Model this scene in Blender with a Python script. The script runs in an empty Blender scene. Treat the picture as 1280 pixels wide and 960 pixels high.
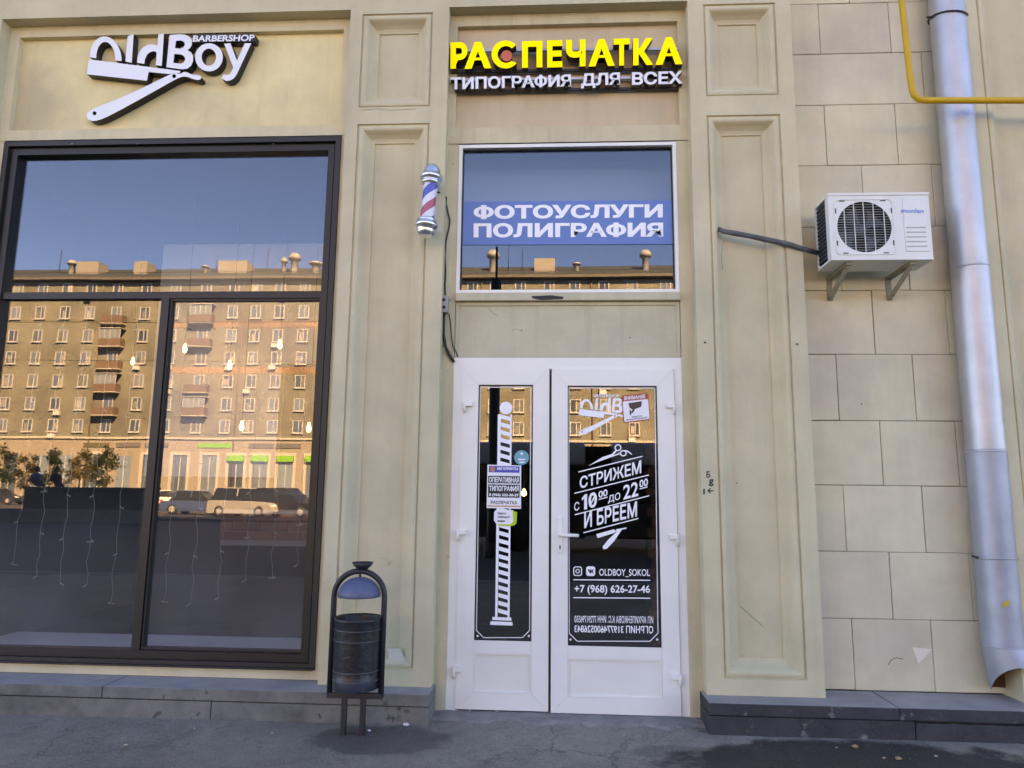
import bpy, bmesh, math, random
from mathutils import Vector, Matrix
from math import radians, sin, cos, pi

# ------------------------------------------------------------------ camera, sky, sun, exposure
S = bpy.context.scene
COL = S.collection
random.seed(7)
F = 900.0                      # focal length in pixels of the 1280 px wide photograph
DCAM, HCAM = 4.6, 1.346        # camera distance from the pilaster fronts (Y=0), height above the pavement
PIT, YAW, ROL = radians(8.703), radians(3.272), radians(0.658)
c_f = Vector((-sin(YAW)*cos(PIT), cos(YAW)*cos(PIT), sin(PIT)))
c_r = Vector((cos(YAW), sin(YAW), 0))
c_u = c_r.cross(c_f)
c_r2 = c_r*cos(ROL)+c_u*sin(ROL)
c_u2 = c_u*cos(ROL)-c_r*sin(ROL)
cam = bpy.data.cameras.new('camera')
cam.lens = F/1280*36; cam.sensor_width = 36; cam.clip_end = 3000; cam.clip_start = 0.05
co = bpy.data.objects.new('camera', cam); COL.objects.link(co)
mw = Matrix((c_r2, c_u2, -c_f)).transposed().to_4x4(); mw.translation = (0, -DCAM, HCAM)
co.matrix_world = mw
S.camera = co

SUN = Vector((0.42, 0.74, 0.62)).normalized()     # towards the sun: behind this building
W = bpy.data.worlds.new('World'); S.world = W; W.use_nodes = True
wn = W.node_tree.nodes; wl = W.node_tree.links
sky = wn.new('ShaderNodeTexSky'); sky.sky_type = 'NISHITA'; sky.sun_disc = False
sky.sun_elevation = math.asin(SUN.z); sky.sun_rotation = math.atan2(SUN.x, SUN.y)
sky.air_density = 0.5; sky.dust_density = 0.0; sky.ozone_density = 8.0
wn['Background'].inputs[1].default_value = 0.14
hs = wn.new('ShaderNodeHueSaturation'); hs.inputs['Saturation'].default_value = 1.11; hs.inputs['Hue'].default_value = .505      # a deep clear-day blue, the same all over
wl.new(sky.outputs[0], hs.inputs['Color']); wl.new(hs.outputs[0], wn['Background'].inputs[0])
sl = bpy.data.lights.new('sun', 'SUN'); sl.energy = 5.0; sl.angle = radians(0.5); sl.color = (1, .97, .91)
so = bpy.data.objects.new('sun', sl); COL.objects.link(so); so.location = (20, 30, 60)
so.rotation_euler = SUN.to_track_quat('Z', 'Y').to_euler()
S.view_settings.view_transform = 'Standard'; S.view_settings.look = 'None'
S.view_settings.exposure = 3.4; S.view_settings.use_white_balance = True; S.view_settings.white_balance_temperature = 36000; S.view_settings.white_balance_tint = 30; S.view_settings.gamma = 1; S.view_settings.use_curve_mapping = False
S.render.engine = 'CYCLES'; S.cycles.use_denoising = True
S.cycles.max_bounces = 8; S.cycles.diffuse_bounces = 4; S.cycles.glossy_bounces = 4
S.cycles.transparent_max_bounces = 12; S.cycles.transmission_bounces = 4
S.cycles.caustics_reflective = False; S.cycles.sample_clamp_indirect = 6

# ------------------------------------------------------------------ pixel -> place
def dirpx(px, py):
    d = c_r2*((px-640)/F)+c_u2*(-(py-480)/F)+c_f
    return d/d.y
def at(px, py, Y):
    d = dirpx(px, py); t = DCAM+Y
    return Vector((d.x*t, Y, HCAM+d.z*t))
GL = 0.16                       # plane of the panes that mirror the street
def atm(px, py, Y):             # a place in the street behind the camera that shows in a pane at px,py
    d = dirpx(px, py); t = DCAM+2*GL-Y
    return Vector((d.x*t, Y, HCAM+d.z*t))
def X(px, py, Y): return at(px, py, Y).x
def Z(px, py, Y): return at(px, py, Y).z
def rect(tl, br, Y, tr=None, bl=None):
    tr = tr or (br[0], tl[1]); bl = bl or (tl[0], br[1])
    a, b, c, d = at(*tl, Y), at(*tr, Y), at(*br, Y), at(*bl, Y)
    return (a.x+d.x)/2, (b.x+c.x)/2, (c.z+d.z)/2, (a.z+b.z)/2   # x0 x1 z0 z1

# ------------------------------------------------------------------ materials
MATS = {}
def nodes(name):
    m = bpy.data.materials.new(name); m.use_nodes = True
    return m, m.node_tree.nodes, m.node_tree.links, m.node_tree.nodes['Principled BSDF']
def mat(name, col, rough=.7, metal=0, var=.0, scale=3.0, bump=0.0, bscale=40.0, streak=0.0, dirt=None, spec=None, col2=None, emit=None, rnd=0.0):
    if name in MATS: return MATS[name]
    m, n, l, b = nodes(name); MATS[name] = m
    b.inputs['Roughness'].default_value = rough; b.inputs['Metallic'].default_value = metal
    if spec is not None: b.inputs['Specular IOR Level'].default_value = spec
    b.inputs['Base Color'].default_value = (*col, 1)
    if emit:
        b.inputs['Emission Color'].default_value = (*emit[0], 1); b.inputs['Emission Strength'].default_value = emit[1]
    tc = n.new('ShaderNodeTexCoord')
    out = None
    if var or streak or dirt or col2:
        n1 = n.new('ShaderNodeTexNoise'); n1.inputs['Scale'].default_value = scale; n1.inputs['Detail'].default_value = 8; n1.inputs['Roughness'].default_value = .62
        l.new(tc.outputs['Object'], n1.inputs['Vector'])
        r = n.new('ShaderNodeMapRange'); r.inputs[1].default_value = .3; r.inputs[2].default_value = .7
        r.inputs[3].default_value = 1-var; r.inputs[4].default_value = 1+var*.7
        l.new(n1.outputs['Fac'], r.inputs[0])
        mx = n.new('ShaderNodeMix'); mx.data_type = 'RGBA'; mx.blend_type = 'MULTIPLY'; mx.inputs[0].default_value = 1
        mx.inputs[6].default_value = (*col, 1)
        if col2:
            m2 = n.new('ShaderNodeMix'); m2.data_type = 'RGBA'; m2.inputs[6].default_value = (*col, 1); m2.inputs[7].default_value = (*col2, 1)
            n3 = n.new('ShaderNodeTexNoise'); n3.inputs['Scale'].default_value = scale*.45; n3.inputs['Detail'].default_value = 5
            l.new(tc.outputs['Object'], n3.inputs['Vector'])
            r3 = n.new('ShaderNodeMapRange'); r3.inputs[1].default_value = .42; r3.inputs[2].default_value = .62
            l.new(n3.outputs['Fac'], r3.inputs[0]); l.new(r3.outputs[0], m2.inputs[0]); l.new(m2.outputs[2], mx.inputs[6])
        l.new(r.outputs[0], mx.inputs[7]); out = mx.outputs[2]
        if streak:
            mp = n.new('ShaderNodeMapping'); mp.inputs['Scale'].default_value = (9, 9, .55)
            l.new(tc.outputs['Object'], mp.inputs[0])
            n2 = n.new('ShaderNodeTexNoise'); n2.inputs['Scale'].default_value = 1.6; n2.inputs['Detail'].default_value = 6
            l.new(mp.outputs[0], n2.inputs['Vector'])
            r2 = n.new('ShaderNodeMapRange'); r2.inputs[1].default_value = .5; r2.inputs[2].default_value = .8
            r2.inputs[3].default_value = 1; r2.inputs[4].default_value = 1-streak
            l.new(n2.outputs['Fac'], r2.inputs[0])
            k = n.new('ShaderNodeMix'); k.data_type = 'RGBA'; k.blend_type = 'MULTIPLY'; k.inputs[0].default_value = 1
            l.new(out, k.inputs[6]); l.new(r2.outputs[0], k.inputs[7]); out = k.outputs[2]
        if dirt:
            n4 = n.new('ShaderNodeTexNoise'); n4.inputs['Scale'].default_value = dirt[1]; n4.inputs['Detail'].default_value = 9; n4.inputs['Roughness'].default_value = .7
            l.new(tc.outputs['Object'], n4.inputs['Vector'])
            r4 = n.new('ShaderNodeMapRange'); r4.inputs[1].default_value = dirt[2]; r4.inputs[2].default_value = dirt[2]+.06
            l.new(n4.outputs['Fac'], r4.inputs[0])
            k = n.new('ShaderNodeMix'); k.data_type = 'RGBA'; l.new(r4.outputs[0], k.inputs[0])
            l.new(out, k.inputs[6]); k.inputs[7].default_value = (*dirt[0], 1); out = k.outputs[2]
        if rnd:
            oi = n.new('ShaderNodeObjectInfo'); ro = n.new('ShaderNodeMapRange'); ro.inputs[3].default_value = 1-rnd; ro.inputs[4].default_value = 1+rnd*.6
            l.new(oi.outputs['Random'], ro.inputs[0])
            k = n.new('ShaderNodeMix'); k.data_type = 'RGBA'; k.blend_type = 'MULTIPLY'; k.inputs[0].default_value = 1
            l.new(out, k.inputs[6]); l.new(ro.outputs[0], k.inputs[7]); out = k.outputs[2]
        l.new(out, b.inputs['Base Color'])
    if bump:
        nb = n.new('ShaderNodeTexNoise'); nb.inputs['Scale'].default_value = bscale; nb.inputs['Detail'].default_value = 6
        l.new(tc.outputs['Object'], nb.inputs['Vector'])
        bp = n.new('ShaderNodeBump'); bp.inputs['Strength'].default_value = bump; bp.inputs['Distance'].default_value = .01
        l.new(nb.outputs['Fac'], bp.inputs['Height']); l.new(bp.outputs[0], b.inputs['Normal'])
    return m
def glass_mat(name, f0=.07, tint=(1, 1, 1), dust_haze=.0):
    m = bpy.data.materials.new(name); m.use_nodes = True; n = m.node_tree.nodes; l = m.node_tree.links
    n.remove(n['Principled BSDF']); o = n['Material Output']
    tr = n.new('ShaderNodeBsdfTransparent'); tr.inputs[0].default_value = (*tint, 1)
    g = n.new('ShaderNodeBsdfGlossy'); g.inputs['Roughness'].default_value = 0.0
    lw = n.new('ShaderNodeLayerWeight'); lw.inputs[0].default_value = .5
    pw = n.new('ShaderNodeMath'); pw.operation = 'POWER'; pw.inputs[1].default_value = 5; l.new(lw.outputs['Facing'], pw.inputs[0])
    ma = n.new('ShaderNodeMath'); ma.operation = 'MULTIPLY_ADD'; ma.inputs[1].default_value = 1-f0; ma.inputs[2].default_value = f0; l.new(pw.outputs[0], ma.inputs[0])
    mx = n.new('ShaderNodeMixShader'); l.new(ma.outputs[0], mx.inputs[0]); l.new(tr.outputs[0], mx.inputs[1]); l.new(g.outputs[0], mx.inputs[2])
    # slight waviness of old panes
    tc = n.new('ShaderNodeTexCoord'); nz = n.new('ShaderNodeTexNoise'); nz.inputs['Scale'].default_value = 1.3; nz.inputs['Detail'].default_value = 1
    l.new(tc.outputs['Object'], nz.inputs['Vector'])
    bp = n.new('ShaderNodeBump'); bp.inputs['Strength'].default_value = .10; bp.inputs['Distance'].default_value = .004
    l.new(nz.outputs['Fac'], bp.inputs['Height']); l.new(bp.outputs[0], g.inputs['Normal'])
    last = mx
    if dust_haze:                    # thin dust, strengthened to paint a hazy veil on the pane
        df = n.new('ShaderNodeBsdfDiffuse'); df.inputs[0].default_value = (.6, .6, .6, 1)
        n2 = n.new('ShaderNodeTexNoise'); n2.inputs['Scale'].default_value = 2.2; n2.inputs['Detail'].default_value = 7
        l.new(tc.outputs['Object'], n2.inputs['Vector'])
        r = n.new('ShaderNodeMapRange'); r.inputs[1].default_value = .35; r.inputs[2].default_value = .8; r.inputs[3].default_value = dust_haze*.3; r.inputs[4].default_value = dust_haze
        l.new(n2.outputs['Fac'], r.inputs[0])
        sp = n.new('ShaderNodeSeparateXYZ'); l.new(tc.outputs['Object'], sp.inputs[0])     # painted haze thickens down the lower glass, as a veil of mirrored street
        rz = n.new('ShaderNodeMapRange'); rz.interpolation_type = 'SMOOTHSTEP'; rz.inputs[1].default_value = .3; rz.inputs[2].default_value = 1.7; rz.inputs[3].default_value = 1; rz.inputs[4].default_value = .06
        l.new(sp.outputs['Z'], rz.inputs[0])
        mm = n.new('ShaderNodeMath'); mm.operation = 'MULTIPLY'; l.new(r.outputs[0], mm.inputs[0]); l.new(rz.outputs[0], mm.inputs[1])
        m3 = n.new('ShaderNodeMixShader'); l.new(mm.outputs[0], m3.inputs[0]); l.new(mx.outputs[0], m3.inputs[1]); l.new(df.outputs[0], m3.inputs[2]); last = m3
    l.new(last.outputs[0], o.inputs[0]); MATS[name] = m
    return m

PIL = mat('plaster_pilaster', (.66, .545, .36), .85, var=.13, scale=2.2, bump=.2, bscale=55, streak=.06, dirt=((.43, .35, .235), 3.4, .665), col2=(.58, .49, .325))
PANEL_Y = mat('plaster_yellow', (.90, .70, .38), .85, var=.10, scale=2.5, bump=.25, bscale=50, streak=.08, col2=(.60, .47, .28))
PANEL_P = mat('plaster_pink', (.66, .475, .31), .85, var=.10, scale=2.5, bump=.2, bscale=50, streak=.08)
SURR = mat('plaster_surround', (.64, .53, .345), .85, var=.13, scale=3, bump=.25, bscale=45, streak=.18, dirt=((.33, .25, .15), 4.0, .66))
BLOCK = mat('plaster_block', (.76, .645, .445), .88, var=.13, scale=2.6, bump=.12, bscale=35, streak=.07, dirt=((.50, .41, .29), 3.0, .67), col2=(.65, .55, .41), rnd=.07)
CREAM = mat('plaster_cream', (.68, .58, .41), .85, var=.12, scale=4, bump=.25, bscale=45, dirt=((.38, .22, .10), 9.0, .70))
WOOD = mat('painted_board', (.58, .50, .345), .7, var=.14, scale=3, bump=.3, bscale=25, streak=.15, dirt=((.30, .24, .15), 6, .68))
LEDGE = mat('ledge_stone', (.31, .30, .29), .75, var=.22, scale=4, bump=.3, bscale=70)
PLINTH = mat('plinth_stone', (.17, .16, .145), .8, var=.45, scale=5, bump=.5, bscale=50, dirt=((.065, .062, .06), 5, .60))
PLINTH_D = mat('plinth_stone_dark', (.035, .036, .04), .7, var=.4, scale=5, bump=.5, bscale=50, dirt=((.20, .19, .175), 6, .58))
CONC = mat('concrete', (.22, .21, .19), .9, var=.3, scale=6, bump=.6, bscale=40)
PVC = mat('white_plastic', (.82, .80, .745), .38, var=.04, scale=3, dirt=((.62, .60, .56), 9, .67))
PVC2 = mat('white_panel', (.78, .765, .70), .45, var=.04, scale=3)
GASK = mat('rubber_gasket', (.02, .02, .02), .6)
ALU = mat('dark_aluminium', (.008, .008, .009), .45, var=.15, scale=8)
ALU_L = mat('weathered_trim', (.016, .016, .017), .5, var=.15, scale=8)
WHITE = mat('sign_white', (.82, .83, .86), .45)
BLACK = mat('sign_black', (.012, .012, .013), .4)
YEL = mat('sign_yellow', (.95, .82, .0), .4, emit=((1, .86, 0), .03))      # lit channel letters
RED = mat('sign_red', (.85, .13, .06), .4)
VINYL = mat('vinyl_white', (.88, .90, .92), .5)
BLUEP = mat('poster_blue', (.035, .20, .48), .5)
STEEL = mat('galvanised', (.50, .51, .53), .50, metal=.82, var=.12, scale=5, bump=.12, bscale=14, streak=.12)
STEELB = mat('galvanised_blue', (.35, .39, .44), .5, metal=.45, var=.16, scale=5, bump=.3, bscale=9, dirt=((.55, .56, .40), 4.5, .69))
RUST = mat('rust', (.16, .06, .03), .9, var=.4, scale=8)
GASY = mat('gas_pipe_yellow', (.75, .37, .02), .5, var=.08, scale=6)
CHROME = mat('chrome', (.72, .73, .74), .28, metal=1, var=.05, scale=8, bump=.08, bscale=25)
IRON = mat('black_iron', (.02, .02, .024), .5, var=.3, scale=10, bump=.2, bscale=60)
BINB = mat('bin_black', (.010, .011, .015), .38, var=.4, scale=7, bump=.3, bscale=40, dirt=((.05, .05, .055), 12, .66))
DOMEB = mat('dome_blue', (.065, .11, .20), .42, var=.2, scale=10, bump=.2, bscale=30, dirt=((.10, .08, .07), 14, .68))
ACW = mat('ac_casing', (.74, .73, .69), .45, var=.05, scale=5, dirt=((.42, .38, .32), 8, .70))
ACG = mat('ac_grey', (.45, .45, .44), .5)
ACB = mat('ac_dark', (.015, .016, .018), .7)
ACF = mat('ac_fan', (.06, .07, .09), .5)
BRK = mat('bracket_rust', (.33, .28, .21), .7, var=.3, scale=14, dirt=((.20, .10, .05), 20, .58))
CABLE = mat('black_cable', (.015, .015, .015), .6)
FOAM = mat('pipe_wrap', (.10, .105, .115), .6, var=.35, scale=14, bump=.6, bscale=30)
GLASS = glass_mat('window_glass', .10, dust_haze=.07)
GLASS2 = glass_mat('door_glass', .11)
JUNC = mat('junction_grey', (.35, .35, .35), .6, dirt=((.12, .11, .1), 20, .62), var=.1)

# ------------------------------------------------------------------ mesh helpers
def tag(o, label=None, cat=None, group=None, kind=None):
    if label: o['label'] = label
    if cat: o['category'] = cat
    if group: o['group'] = group
    if kind: o['kind'] = kind
    return o
def empty(name, loc=(0, 0, 0)):
    o = bpy.data.objects.new(name, None); o.location = loc; o.empty_display_size = .1; COL.objects.link(o); return o
def link(o, parent=None):
    COL.objects.link(o)
    if parent is not None:
        o.parent = parent
        bpy_parent_fix(o, parent)
    return o
def wmat(o):
    m = Matrix.LocRotScale(o.location, o.rotation_euler, o.scale)
    return wmat(o.parent) @ m if o.parent else m
def bpy_parent_fix(o, parent):          # geometry is given in world space; keep it there
    inv = wmat(parent).inverted()
    loc, rot, sc = (inv @ Matrix.LocRotScale(o.location, o.rotation_euler, o.scale)).decompose()
    o.location = loc; o.rotation_euler = rot.to_euler()
def mesh(name, vs, fs, m, parent=None, smooth=False, mi=None):
    me = bpy.data.meshes.new(name); me.from_pydata([tuple(v) for v in vs], [], fs)
    for x in (m if isinstance(m, (list, tuple)) else [m]): me.materials.append(x)
    if mi: me.polygons.foreach_set('material_index', mi)
    if smooth: me.polygons.foreach_set('use_smooth', [True]*len(me.polygons))
    me.update(); o = bpy.data.objects.new(name, me)
    return link(o, parent)
def frombm(name, bm, m, parent=None, smooth=False):
    me = bpy.data.meshes.new(name); bm.to_mesh(me); bm.free()
    for x in (m if isinstance(m, (list, tuple)) else [m]): me.materials.append(x)
    if smooth: me.polygons.foreach_set('use_smooth', [True]*len(me.polygons))
    return link(bpy.data.objects.new(name, me), parent)
BOXF = [(0, 1, 2, 3), (7, 6, 5, 4), (0, 4, 5, 1), (1, 5, 6, 2), (2, 6, 7, 3), (3, 7, 4, 0)]
def boxv(x0, x1, y0, y1, z0, z1):
    return [(x0, y0, z0), (x0, y0, z1), (x1, y0, z1), (x1, y0, z0), (x0, y1, z0), (x0, y1, z1), (x1, y1, z1), (x1, y1, z0)]
def box(name, x0, x1, y0, y1, z0, z1, m, parent=None, bevel=0.0):
    x0, x1 = sorted((x0, x1)); y0, y1 = sorted((y0, y1)); z0, z1 = sorted((z0, z1))
    if bevel:
        bm = bmesh.new(); vs = [bm.verts.new(v) for v in boxv(x0, x1, y0, y1, z0, z1)]
        for f in BOXF: bm.faces.new([vs[i] for i in reversed(f)])
        bmesh.ops.recalc_face_normals(bm, faces=bm.faces)
        bmesh.ops.bevel(bm, geom=bm.edges[:], offset=bevel, segments=2, affect='EDGES', profile=.6)
        return frombm(name, bm, m, parent)
    return mesh(name, boxv(x0, x1, y0, y1, z0, z1), [tuple(reversed(f)) for f in BOXF], m, parent)
def boxes(name, lst, m, parent=None):
    vs, fs = [], []
    for b in lst:
        k = len(vs); vs += boxv(*b); fs += [tuple(k+i for i in reversed(f)) for f in BOXF]
    return mesh(name, vs, fs, m, parent)
def tube(name, pts, r, m, parent=None, seg=10, cap=True, sq=False):
    pts = [Vector(p) for p in pts]; vs, fs = [], []
    rr = r if isinstance(r, (list, tuple)) else [r]*len(pts)
    ref = None
    for i, p in enumerate(pts):
        a = pts[max(i-1, 0)]; b = pts[min(i+1, len(pts)-1)]
        t = (b-a).normalized()
        if ref is None:
            ref = t.orthogonal().normalized() if abs(t.z) < .99 else Vector((1, 0, 0))
        u = (ref-t*ref.dot(t)).normalized(); ref = u; w = t.cross(u)
        for k in range(seg):
            an = 2*pi*(k+(.5 if sq else 0))/seg
            vs.append(p+(u*cos(an)+w*sin(an))*rr[i])
    for i in range(len(pts)-1):
        for k in range(seg):
            fs.append((i*seg+k, i*seg+(k+1) % seg, (i+1)*seg+(k+1) % seg, (i+1)*seg+k))
    if cap:
        fs.append(tuple(range(seg-1, -1, -1))); fs.append(tuple((len(pts)-1)*seg+k for k in range(seg)))
    return mesh(name, vs, fs, m, parent, smooth=not sq)
def lathe(name, prof, m, parent=None, axis=None, origin=(0, 0, 0), seg=28):
    """prof: (radius, height) along axis"""
    ax = (axis or Vector((0, 0, 1))).normalized(); u = ax.orthogonal().normalized(); w = ax.cross(u); o = Vector(origin)
    vs, fs = [], []
    for r, h in prof:
        for k in range(seg):
            a = 2*pi*k/seg; vs.append(o+ax*h+(u*cos(a)+w*sin(a))*max(r, .0004))
    for i in range(len(prof)-1):
        for k in range(seg):
            fs.append((i*seg+k, i*seg+(k+1) % seg, (i+1)*seg+(k+1) % seg, (i+1)*seg+k))
    return mesh(name, vs, fs, m, parent, smooth=True)
def framebox(name, x0, x1, z0, z1, w, y0, y1, m, parent=None, bottom=None):
    """a mitred rectangular frame of width w, from y0 (front) to y1"""
    wb = w if bottom is None else bottom
    out = [(x0, z0), (x0, z1), (x1, z1), (x1, z0)]; inn = [(x0+w, z0+wb), (x0+w, z1-w), (x1-w, z1-w), (x1-w, z0+wb)]
    vs = [(a, y0, b) for a, b in out]+[(a, y0, b) for a, b in inn]+[(a, y1, b) for a, b in out]+[(a, y1, b) for a, b in inn]
    fs = []
    for i in range(4):
        j = (i+1) % 4
        fs += [(i, 4+i, 4+j, j), (8+i, 8+j, 12+j, 12+i), (i, j, 8+j, 8+i), (4+i, 12+i, 12+j, 4+j)]
    o = mesh(name, vs, fs, m, parent)
    return o
def copyto(src, parent=None, delta=None):
    o = src.copy(); COL.objects.link(o); o.parent = parent
    return o

# --- lettering: text or outlines, laid into a pixel quad on a plane and given real thickness
def flat_text(s, bold=0.0, depth=0.0):
    cu = bpy.data.curves.new('txt', 'FONT'); cu.body = s; cu.extrude = depth; cu.resolution_u = 4
    cu.bevel_depth = max(bold, .004); cu.bevel_resolution = 0
    return curve_mesh(cu)
def curve_mesh(cu):
    o = bpy.data.objects.new('tmp', cu); COL.objects.link(o)
    dg = bpy.context.evaluated_depsgraph_get(); me = bpy.data.meshes.new_from_object(o.evaluated_get(dg))
    vs = [v.co.copy() for v in me.vertices]; fs = [tuple(p.vertices) for p in me.polygons]
    COL.objects.unlink(o); bpy.data.objects.remove(o); bpy.data.curves.remove(cu); bpy.data.meshes.remove(me)
    return vs, fs
def outline(loops, depth=1.0):
    cu = bpy.data.curves.new('shp', 'CURVE'); cu.dimensions = '2D'; cu.fill_mode = 'BOTH'; cu.extrude = depth
    for lp in loops:
        sp = cu.splines.new('POLY'); sp.points.add(len(lp)-1); sp.use_cyclic_u = True
        for p, q in zip(sp.points, lp): p.co = (q[0], q[1], 0, 1)
    return curve_mesh(cu)
def islands(vs, fs):
    par = list(range(len(vs)))
    def find(a):
        while par[a] != a: par[a] = par[par[a]]; a = par[a]
        return a
    # weld coincident verts so that front, side and back faces of one letter hang together
    key = {}
    for i, v in enumerate(vs):
        k = (round(v.x, 4), round(v.y, 4))
        if k in key: par[find(i)] = find(key[k])
        else: key[k] = i
    for f in fs:
        for a in f[1:]: par[find(a)] = find(f[0])
    gr = {}
    for f in fs: gr.setdefault(find(f[0]), []).append(f)
    res = []
    for g in gr.values():
        idx = sorted({i for f in g for i in f}); mp = {a: b for b, a in enumerate(idx)}
        res.append(([vs[i] for i in idx], [tuple(mp[i] for i in f) for f in g]))
    res.sort(key=lambda t: min(v.x for v in t[0]))
    return res
def quadmap(q, u, v):
    (ax, ay), (bx, by), (cx, cy), (dx, dy) = q      # TL TR BR BL
    tx, ty = ax+(bx-ax)*u, ay+(by-ay)*u; lx, ly = dx+(cx-dx)*u, dy+(cy-dy)*u
    return lx+(tx-lx)*v, ly+(ty-ly)*v
def lay_text(name, s, q, Y, m, parent=None, bold=0.02, depth=0.0, side=None, split=False, mirror=False):
    """s fitted into the pixel quad q, its face on plane Y; depth in metres runs back into the wall"""
    fpos = [i for i, c in enumerate(s) if c == 'Ф']
    vs, fs = flat_text(s.replace('Ф', 'О'), bold, 1.0 if depth else 0.0)
    x0 = min(v.x for v in vs); x1 = max(v.x for v in vs); y0 = min(v.y for v in vs); y1 = max(v.y for v in vs)
    parts = islands(vs, fs) if split or fpos else [(vs, fs)]
    for i in fpos:                      # ring drawn lower, upright stem through it
        pv = parts[i][0]; cx = (min(v.x for v in pv)+max(v.x for v in pv))/2; my = (y0+y1)/2
        for v in pv: v.y = my+(v.y-my)*.80
        hw = .055+bold; zf = (1.0+bold) if depth else bold; zb = -1.0 if depth else -bold
        k0 = len(pv)
        pv += [Vector((cx+sx*hw, my+sy*(y1-y0)/2, zz+(bold*.6 if zz > 0 else 0))) for zz in (zf, zb) for sx, sy in ((-1, -1), (1, -1), (1, 1), (-1, 1))]
        parts[i][1].extend([tuple(k0+j for j in f) for f in ((0, 1, 2, 3), (7, 6, 5, 4), (0, 4, 5, 1), (1, 5, 6, 2), (2, 6, 7, 3), (3, 7, 4, 0))])
    if fpos and not split:
        av, af = [], []
        for pv, pf in parts: af += [tuple(len(av)+j for j in f) for f in pf]; av += pv
        parts = [(av, af)]
    outp = []; bv = max(bold, .004)
    for pv, pf in parts:
        nv = []
        for v in pv:
            u = (v.x-x0)/(x1-x0); w = (v.y-y0)/(y1-y0)
            if mirror: u = 1-u
            p = at(*quadmap(q, u, w), Y)
            if depth: p.y += depth if v.z < 0 else (1.0+bv-v.z)/bv*.0015
            else: p.y -= v.z/bv*.0004
            nv.append(p)
        mi = None; ms = m
        if side is not None:
            ms = [m, side]; mi = [0 if all(pv[i].z > .5 for i in f) else 1 for f in pf]
        outp.append(mesh(name, nv, pf, ms, parent, mi=mi))
    return outp
def lay_shape(name, loops, tf, Y, m, parent=None, depth=0.0, side=None):
    """loops in drawing coordinates, tf: drawing -> photo pixel"""
    vs, fs = outline([[(a, -b) for a, b in lp] for lp in loops], 1.0 if depth else 0.0)
    nv = []
    for v in vs:
        p = at(*tf(v.x, -v.y), Y)
        if depth and v.z < 0: p.y += depth
        nv.append(p)
    mi = None; ms = m
    if side is not None:
        ms = [m, side]; mi = [0 if all(vs[i].z > 0 for i in f) else 1 for f in fs]
    return mesh(name, nv, fs, ms, parent, mi=mi)
def circ(cx, cy, rx, ry=None, n=28):
    ry = ry or rx
    return [(cx+rx*cos(2*pi*k/n), cy+ry*sin(2*pi*k/n)) for k in range(n)]
def bar(a, b, w):
    a = Vector(a); b = Vector(b); d = (b-a).normalized(); nrm = Vector((-d.y, d.x))*w/2
    return [tuple(a+nrm), tuple(b+nrm), tuple(b-nrm), tuple(a-nrm)]
ident = lambda x, y: (x, y)

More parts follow.
